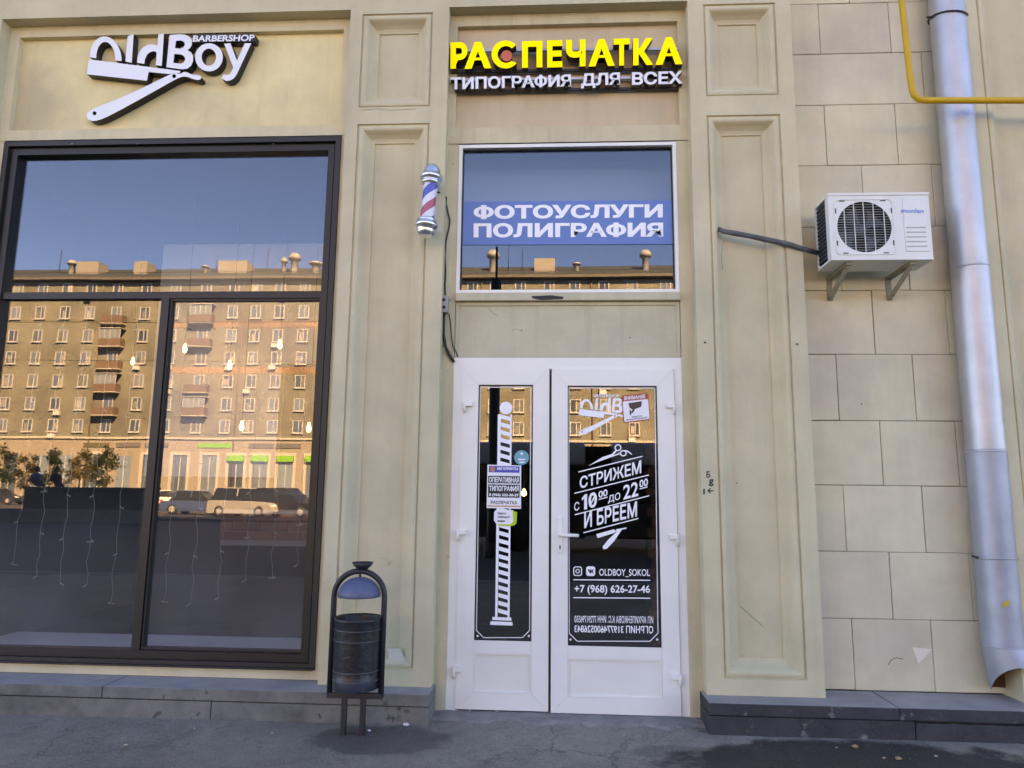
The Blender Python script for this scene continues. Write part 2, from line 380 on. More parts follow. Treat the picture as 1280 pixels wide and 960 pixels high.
# ------------------------------------------------------------------ ground
def asphalt(name, base, stain=True):
    m, n, l, b = nodes(name); tc = n.new('ShaderNodeTexCoord')
    def noise(sc, det=8, rough=.6):
        k = n.new('ShaderNodeTexNoise'); k.inputs['Scale'].default_value = sc; k.inputs['Detail'].default_value = det; k.inputs['Roughness'].default_value = rough
        l.new(tc.outputs['Object'], k.inputs['Vector']); return k
    def rng(src, a, c, d, e):
        r = n.new('ShaderNodeMapRange'); r.inputs[1].default_value = a; r.inputs[2].default_value = c; r.inputs[3].default_value = d; r.inputs[4].default_value = e
        l.new(src, r.inputs[0]); return r.outputs[0]
    def mul(a, bb):
        k = n.new('ShaderNodeMath'); k.operation = 'MULTIPLY'; l.new(a, k.inputs[0]); l.new(bb, k.inputs[1]); return k.outputs[0]
    f = mul(rng(noise(1.2).outputs['Fac'], .3, .7, .72, 1.25), rng(noise(90, 3).outputs['Fac'], .3, .7, .7, 1.3))
    f = mul(f, rng(noise(9, 6).outputs['Fac'], .3, .7, .85, 1.15))
    if stain:
        for cx, cy, rx, ry, dark in ((1.6, -.55, 1.0, .36, .17), (-.95, -.42, .42, .26, .5), (.75, -.45, .35, .12, .7)):
            mp = n.new('ShaderNodeMapping'); mp.vector_type = 'TEXTURE'; mp.inputs['Location'].default_value = (cx, cy, 0); mp.inputs['Scale'].default_value = (rx, ry, 1)
            l.new(tc.outputs['Object'], mp.inputs[0])
            ad = n.new('ShaderNodeVectorMath'); ad.operation = 'MULTIPLY_ADD'; ad.inputs[1].default_value = (1.1, 1.1, 0); 
            l.new(noise(4, 5).outputs['Color'], ad.inputs[0]); l.new(mp.outputs[0], ad.inputs[2])
            sb = n.new('ShaderNodeVectorMath'); sb.operation = 'SUBTRACT'; sb.inputs[1].default_value = (.55, .55, 0); l.new(ad.outputs[0], sb.inputs[0])
            ln = n.new('ShaderNodeVectorMath'); ln.operation = 'LENGTH'; l.new(sb.outputs[0], ln.inputs[0])
            f = mul(f, rng(ln.outputs['Value'], .85, 1.05, dark, 1))
    if stain:
        vo = n.new('ShaderNodeTexVoronoi'); vo.feature = 'DISTANCE_TO_EDGE'; vo.inputs['Scale'].default_value = 1.15
        ad = n.new('ShaderNodeVectorMath'); ad.operation = 'MULTIPLY_ADD'; ad.inputs[1].default_value = (.35, .35, 0)
        l.new(noise(5, 6, .7).outputs['Color'], ad.inputs[0]); l.new(tc.outputs['Object'], ad.inputs[2]); l.new(ad.outputs[0], vo.inputs['Vector'])
        cr = rng(vo.outputs['Distance'], .002, .012, .45, 1)
        mk = n.new('ShaderNodeMath'); mk.operation = 'MAXIMUM'; l.new(cr, mk.inputs[0]); l.new(rng(noise(.9, 3).outputs['Fac'], .52, .60, 1, .55), mk.inputs[1])
        f = mul(f, mk.outputs[0])
        f = mul(f, rng(noise(2.3, 7, .7).outputs['Fac'], .56, .60, 1, .80))
        f = mul(f, rng(noise(260, 2).outputs['Fac'], .62, .72, 1, 1.9))
    c = n.new('ShaderNodeMix'); c.data_type = 'RGBA'; c.blend_type = 'MULTIPLY'; c.inputs[0].default_value = 1
    c.inputs[6].default_value = (*base, 1); l.new(f, c.inputs[7]); l.new(c.outputs[2], b.inputs['Base Color'])
    b.inputs['Roughness'].default_value = .8
    bp = n.new('ShaderNodeBump'); bp.inputs['Strength'].default_value = .5; bp.inputs['Distance'].default_value = .006
    l.new(noise(110, 4).outputs['Fac'], bp.inputs['Height']); l.new(bp.outputs[0], b.inputs['Normal'])
    MATS[name] = m
    return m
ASPH = asphalt('asphalt_pavement', (.235, .205, .165))
ROAD = asphalt('asphalt_road', (.05, .048, .046), False)
KERB = mat('kerb_stone', (.30, .29, .28), .85, var=.2, scale=3, bump=.3)
# one sheet to the horizon, with the pavement near the shop as a finer sheet on top
g = mesh('ground', [(-600, -700, -.13), (600, -700, -.13), (600, 300, -.13), (-600, 300, -.13)], [(0, 1, 2, 3)], ROAD); tag(g, kind='structure')
vs, fs = [], []
nx, ny = 120, 64
for j in range(ny+1):
    for i in range(nx+1):
        x = -8+16*i/nx; y = -6.6+7.1*j/ny
        z = .006*sin(x*1.7+.4)*sin(y*2.3)+random.uniform(-.0012, .0012)
        z -= .004
        vs.append((x, y, z))
for j in range(ny):
    for i in range(nx):
        a = j*(nx+1)+i; fs.append((a, a+1, a+nx+2, a+nx+1))
pv = mesh('pavement', vs, fs, ASPH, smooth=True); tag(pv, kind='structure')
tag(mesh('pavement_far', [(-80, -6.6, -.012), (-8, -6.6, -.012), (-8, .5, -.012), (-80, .5, -.012), (8, -6.6, -.012), (80, -6.6, -.012), (80, .5, -.012), (8, .5, -.012)], [(0, 1, 2, 3), (4, 5, 6, 7)], ASPH), kind='structure')
kb = box('kerb', -80, 80, -6.78, -6.604, -.14, .004, KERB); tag(kb, kind='structure')
med = box('median_strip', -120, 120, -33, -30, -.2, .0, mat('median_dark', (.10, .09, .07), .9, var=.3, scale=1)); tag(med, kind='structure')
tag(box('far_pavement', -160, 160, -86, -74, -.2, .02, mat('far_paving', (.12, .115, .10), .9, var=.2, scale=.5)), kind='structure')

# ------------------------------------------------------------------ the shop building
B = empty('apartment_building', (0, 0, 0))
tag(B, 'beige plastered apartment building whose ground floor holds the two shops', 'building')
ZL = .172                                     # top of the plinth ledge
ZR = at(500, 10.5, 0).z                        # underside of the frieze over the bays
ZT = ZR+.55
k = 1.045
PLX0, PLX1 = -1.382*k, -.706*k
PRX0, PRX1 = .887*k, 1.553*k
BAYX0 = at(2.5, 25, 0).x
PROF = [(0, 0), (.003, .014), (.010, .014), (.014, .005), (.030, .002), (.042, .006), (.052, .018), (.066, .040), (.084, .060), (.100, .068), (.112, .070), (.113, .080)]
def moulded(name, x0, x1, z0, z1, m, parent):
    vs, fs = [], []
    for d, y in PROF:
        vs += [(x0+d, y, z0+d), (x0+d, y, z1-d), (x1-d, y, z1-d), (x1-d, y, z0+d)]
    n = len(PROF)
    for i in range(n-1):
        for j in range(4):
            a, b = i*4+j, i*4+(j+1) % 4; fs.append((a, a+4, b+4, b))
    k = (n-1)*4; fs.append((k, k+1, k+2, k+3))
    return mesh(name, vs, fs, m, parent)
def pilaster(x0, x1, panels, depth, z0=ZL, z1=ZR):
    """front sheet with openings for the sunk panels, plus the returns"""
    vs, fs = [], []
    def q(a, b, c, d):
        k = len(vs); vs.extend([a, b, c, d]); fs.append((k, k+1, k+2, k+3))
    zs = z0
    for px0, px1, pz0, pz1 in panels:
        q((x0, 0, zs), (x1, 0, zs), (x1, 0, pz0), (x0, 0, pz0))
        q((x0, 0, pz0), (px0, 0, pz0), (px0, 0, pz1), (x0, 0, pz1)); q((px1, 0, pz0), (x1, 0, pz0), (x1, 0, pz1), (px1, 0, pz1))
        zs = pz1
    q((x0, 0, zs), (x1, 0, zs), (x1, 0, z1), (x0, 0, z1))
    q((x0, depth, z0), (x0, 0, z0), (x0, 0, z1), (x0, depth, z1)); q((x1, 0, z0), (x1, depth, z0), (x1, depth, z1), (x1, 0, z1))
    q((x0, depth, z0), (x1, depth, z0), (x1, 0, z0), (x0, 0, z0))
    p = mesh('pilaster', vs, fs, PIL, B)
    for a in panels: moulded('panel_moulding', *a, PIL, p)
    return p
pl_long = rect((449.5, 154.8), (518, 836.6), 0, tr=(538.6, 154), bl=(426, 836))
pl_short = rect((455, 18), (537, 133), 0, tr=(541.5, 15), bl=(452.2, 134.4))
PL = pilaster(PLX0, PLX1, [(PLX0+.085, PLX1-.115, pl_long[2], pl_long[3]), (PLX0+.085, PLX1-.115, pl_short[2], pl_short[3])], .22)
pr_long = rect((882.5, 145), (1008, 851), 0, tr=(975.5, 142), bl=(905, 848))
pr_short = rect((878, 6), (975, 118), 0, tr=(969, 2.5), bl=(884, 121))
pr_x = ((pr_long[0]+pr_short[0])/2, (pr_long[1]+pr_short[1])/2)
PR = pilaster(PRX0, PRX1, [(pr_x[0], pr_x[1], pr_long[2], pr_long[3]), (pr_x[0], pr_x[1], pr_short[2], pr_short[3])], .26)
PFX = at(1262, 700, .02).x
PF = pilaster(PFX, PFX+.72, [(PFX+.1, PFX+.62, pr_long[2], ZT-.08)], .26, z1=ZT-.003)
PE = pilaster(BAYX0-.7, BAYX0, [(BAYX0-.6, BAYX0-.1, pl_long[2], pl_long[3]), (BAYX0-.6, BAYX0-.1, pl_short[2], pl_short[3])], .22)
# frieze above the bays, the wall far above and the body that shades the street
box('frieze', BAYX0-.7, PRX1, 0, .3, ZR, ZT, PIL, B)
UP = mat('upper_wall', (.46, .40, .30), .88, var=.12, scale=.8)
box('upper_wall', -62, 60, .02, 14, ZT+.0, 30, UP, B)
box('side_wall', -62, BAYX0-.7, .03, .6, 0, ZT-.002, UP, B)
box('end_wall', PFX+.72, 60, .03, .6, 0, ZT-.002, UP, B)
# left bay: stepped recess with the yellow panel, strip above the window
def recess(x0, x1, ztop, zbot, zstrip, pm, y1=.095, y2=.138, inset=(.075, .075, .085)):
    il, ir, it = inset
    # outer step ring
    out = [(x0, zstrip), (x0, ztop), (x1, ztop), (x1, zstrip)]; inn = [(x0+il, zbot), (x0+il, ztop-it), (x1-ir, ztop-it), (x1-ir, zbot)]
    vs = [(a, y1, b) for a, b in out]+[(a, y1, b) for a, b in inn]+[(a, y2, b) for a, b in inn]
    fs = [(i, 4+i, 4+(i+1) % 4, (i+1) % 4) for i in range(4)]+[(4+i, 8+i, 8+(i+1) % 4, 4+(i+1) % 4) for i in range(4)]
    o = mesh('recess_surround', vs, fs, SURR if pm is PANEL_P else CREAM2, B)
    p = mesh('sign_panel', vs[8:], [(0, 1, 2, 3)], pm, B)
    return o, p
CREAM2 = mat('plaster_band', (.70, .57, .37), .85, var=.1, scale=3, bump=.25, bscale=50, streak=.08)
wl0, wl1, wz0, wz1 = rect((7.5, 177.5), (394, 834), .10, tr=(426.5, 172), bl=(-22, 825))
wl0 = at(7.5, 177.5, .10).x
recess(BAYX0, PLX0, ZR, Z(230, 163, .138), wz1+.012, PANEL_Y)
# narrow cream reveals beside and below the display window
WB = Z(200, 832, .10)
box('window_reveal', wl1+.002, PLX0, .10, .3, ZL, wz1+.012, CREAM, B)
box('window_reveal', BAYX0, wl0-.002, .10, .3, ZL, wz1+.012, CREAM, B)
box('sill_wall', wl0-.002, wl1+.002, .10, .34, ZL, WB-.004, CREAM, B)
# centre bay
uw = rect((573.8, 181.4), (848.7, 365.6), .10, tr=(845.8, 177), bl=(570, 367))
dr = rect((565, 447.5), (869.2, 900), .11, tr=(856.5, 446), bl=(551.9, 889.4))
cz_panel = Z(700, 162, .138)
recess(PLX1, PRX0, ZR, cz_panel, uw[3]+.008, PANEL_P, inset=(.05, .055, .085))
box('bay_strip', PLX1, uw[0]-.002, .10, .3, .0, uw[3]+.006, SURR, B)
box('bay_strip', uw[1]+.002, PRX0, .10, .3, .0, uw[3]+.006, SURR, B)
zs1 = uw[2]-.001; zs0 = Z(700, 376, .09)
sill = box('window_sill', uw[0], uw[1], .072, .3, zs0, zs1, WOOD, B, bevel=.004)
mesh('paint_scar', [at(px, py, .0712) for px, py in ((664, 370), (690, 369), (705, 371), (703, 374), (676, 375), (666, 373))], [(0, 1, 2, 3, 4, 5)], mat('bare_scar', (.03, .03, .035), .8), sill)
bp = box('board_panel', uw[0], uw[1], .118, .3, dr[3]+.012, zs0-.002, WOOD, B)
framebox('board_trim', uw[0]+.002, uw[1]-.002, dr[3]+.002, zs0-.004, .022, .108, .13, WOOD, B)
# right block wall
YW = .2
bw = empty('block_wall', (0, YW, 0)); bw.parent = B
backing = box('wall_backing', PRX1, PFX, YW+.012, .6, ZL, ZT, mat('joint_backing', (.30, .26, .19), .9), B)  # plain darker wall that shows between the blocks
rows = [(862, ()), (774, (1067, 1166)), (690, (1114, 1214)), (607, (1056, 1155)), (526, (1102, 1197)), (443, (1047, 1143)), (363, (1092, 1184)), (283, (1050, 1135)), (206, (1079, 1167)), (130, (1032, 1121)), (66, (1154,)), (3, (1024, 1112)), (-60, (1060, 1150))]
for i in range(1, len(rows)):
    zb, zt = Z(1100, rows[i-1][0], YW), Z(1100, rows[i][0], YW)
    if i == 1: zb = ZL
    ym = (rows[i-1][0]+rows[i][0])/2
    xs = [PRX1-.01]+[X(a, ym, YW) for a in rows[i][1]]+[PFX+.01]
    for a, b in zip(xs[:-1], xs[1:]):
        jit = random.uniform(-.0015, .0015); gz = random.uniform(.0012, .0028); gx = random.uniform(.0012, .003)
        o = box('block', a+gx, b-gx, YW+jit, YW+.05, zb+gz, zt-gz, BLOCK, bw, bevel=random.uniform(.003, .006))
        J = [random.uniform(-.0022, .0022) for _ in range(4)]; mz, mx_ = (zb+zt)/2, (a+b)/2; ty, tz = random.uniform(-.004, .004), random.uniform(-.004, .004)
        for v in o.data.vertices:
            q_ = (2 if v.co.z > mz else 0)+(1 if v.co.x > mx_ else 0); v.co.z += J[q_]*.8
            if v.co.y < YW+.02: v.co.y += ty*(v.co.x-mx_)+tz*(v.co.z-mz)
mesh('plaster_chip', [at(px, py, YW-.0035) for px, py in ((1140.5, 809), (1166, 811.5), (1148, 829.5))], [(0, 2, 1)], mat('bare_plaster', (.84, .70, .58), .9), bw)
tube('plaster_crack', [at(px, py, YW-.001) for px, py in ((1110, 831), (1114, 825), (1120, 822), (1129, 824))], .0022, mat('crack_dark', (.12, .10, .07), .9), bw, seg=5)
# plinth: ledge slabs over a lower course, a ragged gap between
YP = -.167
def plinth(x0, x1, cuts, m_top, m_front, yback):
    e = empty('plinth', ((x0+x1)/2, YP, 0)); e.parent = B
    xs = [x0]+cuts+[x1]
    for a, b in zip(xs[:-1], xs[1:]):
        g = random.uniform(.001, .003)
        o = box('ledge_slab', a+g, b-g, YP+random.uniform(-.004, .003), yback, ZL-.068, ZL+random.uniform(-.0025, .0), [m_top, m_front], e, bevel=.005)
        for p in o.data.polygons: p.material_index = 0 if p.normal.z > .5 else 1
    x = x0
    while x < x1-.02:
        w = min(random.uniform(.9, 1.9), x1-x)
        if x1-x-w < .2: w = x1-x
        box('plinth_stone', x+.002, x+w-.002, YP+random.uniform(.004, .014), yback, -.03, ZL-.068-random.choice((.006, .006, .011, .014)), m_front, e, bevel=.006)
        x += w
    box('mortar_bed', x0+.01, x1-.01, YP+.03, yback-.01, -.02, ZL-.05, mat('gap_dark', (.03, .026, .022), .95), e)
plinth(BAYX0-3, X(536, 880, YP), [X(-300, 855, YP), X(128, 855, YP)], LEDGE, PLINTH, .099)
plinth(X(886, 880, YP), PFX+3, [X(1124, 880, YP), X(1330, 880, YP)], LEDGE, PLINTH_D, .19)
vs, fs = [], []; n_ = 40
for i in range(n_+1):
    x = dr[0]-.08+(dr[1]-dr[0]+.15)*i/n_; e_ = -.075+.03*sin(i*.7)+random.uniform(-.02, .02)
    vs += [(x, .3, .014), (x, .05, .014+random.uniform(-.002, .002)), (x, e_+.04, .009+random.uniform(-.003, .003)), (x, e_, -.012)]
for i in range(n_):
    for j in range(3): a_ = i*4+j; fs.append((a_, a_+1, a_+5, a_+4))
mesh('threshold', vs, fs, CONC, B)
# writing on the pilaster
blk = mat('marker_black', (.03, .03, .03), .7)
for s, q in (('Б', ((883, 589), (888, 589), (888, 597), (883, 597))), ('g', ((886, 599), (892, 599), (892, 608), (886, 608))), ('←', ((884, 610), (892, 610), (892, 617), (884, 617))), ('I', ((879, 611), (881, 611), (881, 618), (879, 618)))):
    lay_text('marker_writing', s, q, -.0015, blk, PR, bold=.03)
for px, py in ((881.3, 428), (996.5, 430)):
    tube('screw', [at(px, py, .002), at(px, py, -.006)], .006, IRON, PR, seg=8)
mesh('lit_cove_patch', [at(px, py, .019) for px, py in ((485, 811), (500, 811), (508, 826), (506, 829), (486, 829))], [(4, 3, 2, 1, 0)], mat('cove_light', (.68, .62, .50), .8, var=.06, scale=9), PL)  # pale trapezoid: light on the lower cove put into colour

# ------------------------------------------------------------------ display window of the barbershop
DW = empty('display_window', ((wl0+wl1)/2, .1, WB)); tag(DW, 'large dark framed display window mirroring the building across the street', 'window')
framebox('outer_trim', wl0, wl1, WB, wz1, .036, .085, .13, ALU_L, DW)
framebox('rubber_gap', wl0+.036, wl1-.036, WB+.036, wz1-.036, .013, .120, .15, GASK, DW)
fx0, fx1, fz0, fz1 = wl0+.049, wl1-.049, WB+.044, wz1-.049
framebox('frame', fx0, fx1, fz0, fz1, .044, .110, .20, ALU, DW, bottom=.044)
zt = Z(210, 370, .15)
box('transom', fx0+.044, fx1-.044, .124, .19, zt-.024, zt+.024, ALU, DW)
mx = X(190, 600, .15)
box('mullion', mx-.028, mx+.028, .122, .19, fz0+.044, zt-.0245, ALU, DW)
framebox('sash_frame', mx+.030, fx1-.046, fz0+.046, zt-.0255, .014, .135, .185, ALU_L, DW)
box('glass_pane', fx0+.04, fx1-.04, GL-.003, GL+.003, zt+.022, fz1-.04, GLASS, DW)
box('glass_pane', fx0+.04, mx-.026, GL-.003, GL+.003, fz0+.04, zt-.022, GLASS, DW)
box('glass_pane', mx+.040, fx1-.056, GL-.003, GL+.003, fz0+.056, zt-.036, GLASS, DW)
box('drip_sill', wl0+.004, wl1-.004, .055, .10, WB+.001, WB+.012, ALU_L, DW)
for px in (90, 172, 342):
    tube('screw', [at(px, 180, .09), at(px, 180, .08)], .004, STEEL, DW, seg=6)

# ------------------------------------------------------------------ window over the door with its banner
TW = empty('transom_window', ((uw[0]+uw[1])/2, .1, uw[2])); tag(TW, 'wide white framed window above the entrance door', 'window')
framebox('frame', *uw, .024, .098, .15, PVC, TW)
framebox('gasket', uw[0]+.024, uw[1]-.024, uw[2]+.024, uw[3]-.024, .008, .128, .15, GASK, TW)
box('glass_pane', uw[0]+.022, uw[1]-.022, .139, .145, uw[2]+.022, uw[3]-.022, GLASS, TW)
YB = .1352
ban = empty('window_banner', at(710, 305, YB)); tag(ban, 'blue banner with white lettering on the window above the door', 'banner')
bx = [at(px, py, YB) for px, py in ((580, 252), (839.5, 250), (841, 305), (579, 306))]
mesh('backing_sheet', [*bx, *[v+Vector((0, .002, 0)) for v in bx]], [(3, 2, 1, 0), (4, 5, 6, 7), (0, 1, 5, 4), (1, 2, 6, 5), (2, 3, 7, 6), (3, 0, 4, 7)], BLUEP, ban)
lay_text('lettering', 'ФОТОУСЛУГИ', ((592, 256.5), (828.5, 255), (828.5, 272), (592, 274)), YB-.002, VINYL, ban, bold=.045)
lay_text('lettering', 'ПОЛИГРАФИЯ', ((592, 279), (829, 278), (829, 296), (592, 297)), YB-.002, VINYL, ban, bold=.045)

# ------------------------------------------------------------------ entrance door
DY = .11
DO = empty('entrance_door', ((dr[0]+dr[1])/2, DY, 0)); tag(DO, 'white plastic double entrance door with lettering on its glass', 'door')
fr = .078
vs_ = framebox('door_frame', dr[0], dr[1], .012, dr[3], fr, DY, DY+.07, PVC, DO, bottom=.001)
LX0, LX1 = X(573, 675, DY), X(686, 675, DY)
RX0, RX1 = X(689, 675, DY), X(846.5, 675, DY)
LZ1 = Z(632, 459.5, DY); RZ1 = Z(760, 461.5, DY)
def leaf(x0, x1, z0, z1, gl, pn, y):
    """hollow stile frame with a glazed opening and a solid lower panel"""
    vs, fs = [], []
    o_ = [(x0, z0), (x0, z1), (x1, z1), (x1, z0)]
    L = empty('door_leaf', ((x0+x1)/2, y, z0)); L.parent = DO; L.location = Vector(((x0+x1)/2, y, z0))-DO.location
    g0, g1, gz0, gz1 = gl; p0, p1, pz0, pz1 = pn
    y2 = y+.06; gp_ = .0007
    def prism(name, pts):
        cx = sum(p[0] for p in pts)/len(pts); cz = sum(p[1] for p in pts)/len(pts); n_ = len(pts)
        vs = [(a, yy, c) for yy in (y, y2) for a, c in pts]
        mesh(name, vs, [tuple(range(n_)), tuple(range(2*n_-1, n_-1, -1))]+[(i, n_+i, n_+(i+1) % n_, (i+1) % n_) for i in range(n_)], PVC, L)
    prism('stile', [(x0, z0+gp_), (x0, z1-gp_), (g0, gz1-gp_), (g0, pz0+gp_)]); prism('stile', [(x1, z1-gp_), (x1, z0+gp_), (g1, pz0+gp_), (g1, gz1-gp_)])
    prism('top_rail', [(x0+gp_, z1), (x1-gp_, z1), (g1-gp_, gz1), (g0+gp_, gz1)]); prism('bottom_rail', [(x1-gp_, z0), (x0+gp_, z0), (g0+gp_, pz0), (g1-gp_, pz0)])
    box('middle_rail', g0+.0007, g1-.0007, y+.001, y2, pz1, gz0, PVC, L)
    box('core_backing', x0+.004, g0-.004, y+.004, y2-.004, z0+.01, z1-.01, ACG, L); box('core_backing', g1+.004, x1-.004, y+.004, y2-.004, z0+.01, z1-.01, ACG, L)
    box('core_backing', g0, g1, y+.004, y2-.004, gz1+.004, z1-.004, ACG, L); box('core_backing', g0, g1, y+.004, y2-.004, z0+.004, pz0-.004, ACG, L)
    box('lower_panel', p0, p1, y+.014, y+.05, pz0, pz1, PVC2, L)
    framebox('bead', p0+.001, p1-.001, pz0+.001, pz1-.001, .008, y+.004, y+.02, PVC, L)
    framebox('gasket', g0+.001, g1-.001, gz0+.001, gz1-.001, .0045, y+.006, y+.03, GASK, L)
    box('glass_pane', g0+.001, g1-.001, y+.016, y+.022, gz0+.001, gz1-.001, GLASS2, L)
    return L
gL = rect((598, 481), (664.5, 801), DY, tr=(666.5, 481), bl=(593, 801)); gR = rect((709, 482.5), (827, 808), DY, tr=(820.7, 482.5), bl=(710.4, 808))
pLn = (gL[0], gL[1], Z(628, 866.5, DY), Z(628, 817, DY)); pRn = (gR[0], gR[1], Z(768, 872, DY), Z(768, 823.5, DY))
LLF = leaf(LX0, LX1, .022, LZ1, gL, pLn, DY-.004)
RLF = leaf(RX0, RX1, .018, RZ1, gR, pRn, DY-.012)
box('meeting_seal', LX1+.001, RX0-.001, DY+.01, DY+.05, .02, RZ1-.005, GASK, DO)
def hinge(px, py, L, sgn):
    p = at(px, py, DY-.03)
    box('hinge', p.x-.026, p.x+.026, DY-.034, DY-.003, p.z-.014, p.z+.016, PVC, L, bevel=.003)
    tube('hinge_pin', [(p.x+sgn*.026, DY-.022, p.z+.016), (p.x+sgn*.026, DY-.022, p.z-.055)], .010, PVC, L, seg=12)
for px, py in ((585.5, 505), (577.5, 665.5), (572, 837.5)): hinge(px, py, LLF, -1)
for px, py in ((838, 507), (842, 671.5), (845.5, 847)): hinge(px, py, RLF, 1)
hp = at(700, 668, DY-.015)
box('handle_plate', hp.x-.016, hp.x+.016, DY-.024, DY-.012, hp.z-.115, hp.z+.11, PVC, RLF, bevel=.004)
tube('handle', [(hp.x, DY-.02, hp.z), (hp.x, DY-.062, hp.z), (hp.x+.012, DY-.068, hp.z), (hp.x+.118, DY-.068, hp.z-.004)], [.011, .011, .012, .010], PVC, RLF, seg=12)
box('keyhole', hp.x-.004, hp.x+.004, DY-.026, DY-.022, hp.z-.092, hp.z-.068, GASK, RLF)
# white vinyl on the right pane
YV = DY-.012+.0135
def t6(x, y): return (690+x/5.333, 470+y/5.333)
def T(s, q, bold=.012, mirror=False, y=YV, par=RLF): lay_text('lettering', s, q, y, VINYL, par, bold=bold, mirror=mirror)
def q6(a, b, c, d): return (t6(*a), t6(*b), t6(*c), t6(*d))
T('СТРИЖЕМ', q6((185, 672), (595, 560), (595, 648), (185, 752)), .022)
T('С', q6((148, 845), (182, 835), (182, 893), (148, 902)))
q10 = q6((197, 795), (300, 768), (300, 872), (197, 895))
lay_shape('lettering', [[quadmap(q10, a, b) for a, b in ((.17, 0), (.17, .74), (.02, .64), (.02, .80), (.22, 1), (.36, 1), (.36, 0))]], ident, YV, VINYL, RLF)
T('0', q6((243, 783), (300, 768), (300, 872), (243, 886)), .022)
lay_shape('lettering', [bar(t6(260, 850), t6(284, 803), 1.6)], ident, YV-.0006, VINYL, RLF)
T('00', q6((310, 770), (370, 752), (370, 798), (310, 814)), .02)
T('ДО', q6((375, 800), (455, 772), (455, 832), (375, 852)))
T('22', q6((475, 730), (575, 700), (575, 800), (475, 825)), .018)
T('00', q6((583, 695), (640, 680), (640, 730), (583, 746)), .02)
T('И БРЕЕМ', ((730.3, 640), (796.3, 626.5), (796.3, 645.5), (730.3, 660.5)), .022)
T('OLDBOY_SOKOL', ((749, 711), (812.5, 711.5), (812.5, 721.5), (749, 721)), .012)
T('+7 (968) 626-27-46', ((718, 731), (812.5, 731.5), (812.5, 744), (718, 743.5)), .02)
T('ИП АРХИПЕНКОВА К.С. ИНН 77291796550', ((718, 769), (816.5, 770.5), (816.5, 779.5), (718, 778)), .012, True)
T('ОГРНИП 319774600526843', ((718, 781), (816.5, 782.5), (816.5, 792), (718, 790.5)), .02, True)
def rule(a, b, w=1.3, par=RLF, y=YV): lay_shape('rule_line', [bar(a, b, w)], ident, y, VINYL, par)
for a, b in (((175, 640), (603, 535)), ((150, 782), (645, 660)), ((152, 925), (648, 798)), ((312, 823), (370, 807)), ((585, 753), (638, 738))): rule(t6(*a), t6(*b))
rule((729.3, 666), (798, 648)); rule((716.6, 724.7), (812.8, 725.4)); rule((716.6, 747), (812.8, 747.8))
rr = lambda x0, y0, x1, y1, r: [(x+r*cos(a), y+r*sin(a)) for x, y, s in ((x1-r, y1-r, 0), (x0+r, y1-r, 1), (x0+r, y0+r, 2), (x1-r, y0+r, 3)) for a in [s*pi/2+i*pi/8 for i in range(5)]]
lay_shape('photo_icon', [rr(716.6, 708, 727.6, 720, 3), rr(717.8, 709.2, 726.4, 718.8, 2.2)], ident, YV, VINYL, RLF)
lay_shape('photo_icon', [circ(722.1, 714, 2.8), circ(722.1, 714, 1.7)], ident, YV, VINYL, RLF)
lay_shape('network_icon', [rr(732.7, 708, 744, 720, 3), [(734.5, 711.5), (736.3, 711.5), (737.7, 714), (737.7, 711.5), (739.3, 711.5), (739.3, 713.5), (741, 711.5), (742.6, 711.5), (740.8, 714), (742.6, 716.8), (741, 716.8), (739.3, 714.8), (739.3, 716.8), (738, 716.8), (735.8, 714.8)]], ident, YV, VINYL, RLF)
# border with cut corners and the little rivets
def border(par, y, x0t, x1t, x0b, x1b, yt, yb, ch):
    for a, b in (((x0t, yt), (x1t, yt)), ((x1t, yt), (x1b, yb-ch)), ((x1b, yb-ch), (x1b-ch, yb)), ((x1b-ch, yb), (x0b+ch, yb)), ((x0b+ch, yb), (x0b, yb-ch)), ((x0b, yb-ch), (x0t, yt))):
        lay_shape('border_line', [bar(a, b, 1.0)], ident, y, VINYL, par)
    for cx in (x0b+1.5, x1b-1): lay_shape('border_dot', [circ(cx, yb-2, 1.4, n=12)], ident, y, VINYL, par)
border(RLF, YV, 711, 818.5, 711.6, 822.5, 485, 801.5, 10)
YV2 = DY-.004+.0135
border(LLF, YV2, 600.5, 663.5, 595.5, 662, 484, 797, 9)
# scissors and razor drawings
lay_shape('scissors_drawing', [circ(440, 478, 23), circ(440, 478, 15)], t6, YV, VINYL, RLF)
lay_shape('scissors_drawing', [circ(475, 515, 23, 21), circ(475, 515, 15, 13)], t6, YV, VINYL, RLF)
lay_shape('scissors_drawing', [[(243, 599), (335, 541), (400, 520), (424, 493), (432, 500), (410, 528), (452, 512), (455, 520), (375, 548), (300, 575)]], t6, YV-.0004, VINYL, RLF)
lay_shape('scissors_drawing', [[(478, 493), (505, 496), (536, 522), (530, 524), (500, 506)]], t6, YV, VINYL, RLF)
def t8(x, y): return (420+x/2.91, 630+y/2.91)
lay_shape('razor_drawing', [[(946, 110), (1010, 92), (1020, 100), (1010, 106), (952, 124)]], t8, YV, VINYL, RLF)
lay_shape('razor_drawing', [[(1018, 92), (1057, 85), (1056, 90), (1040, 93), (1012, 135), (985, 163), (972, 165), (970, 155), (990, 130), (1020, 102)]], t8, YV-.0004, VINYL, RLF)
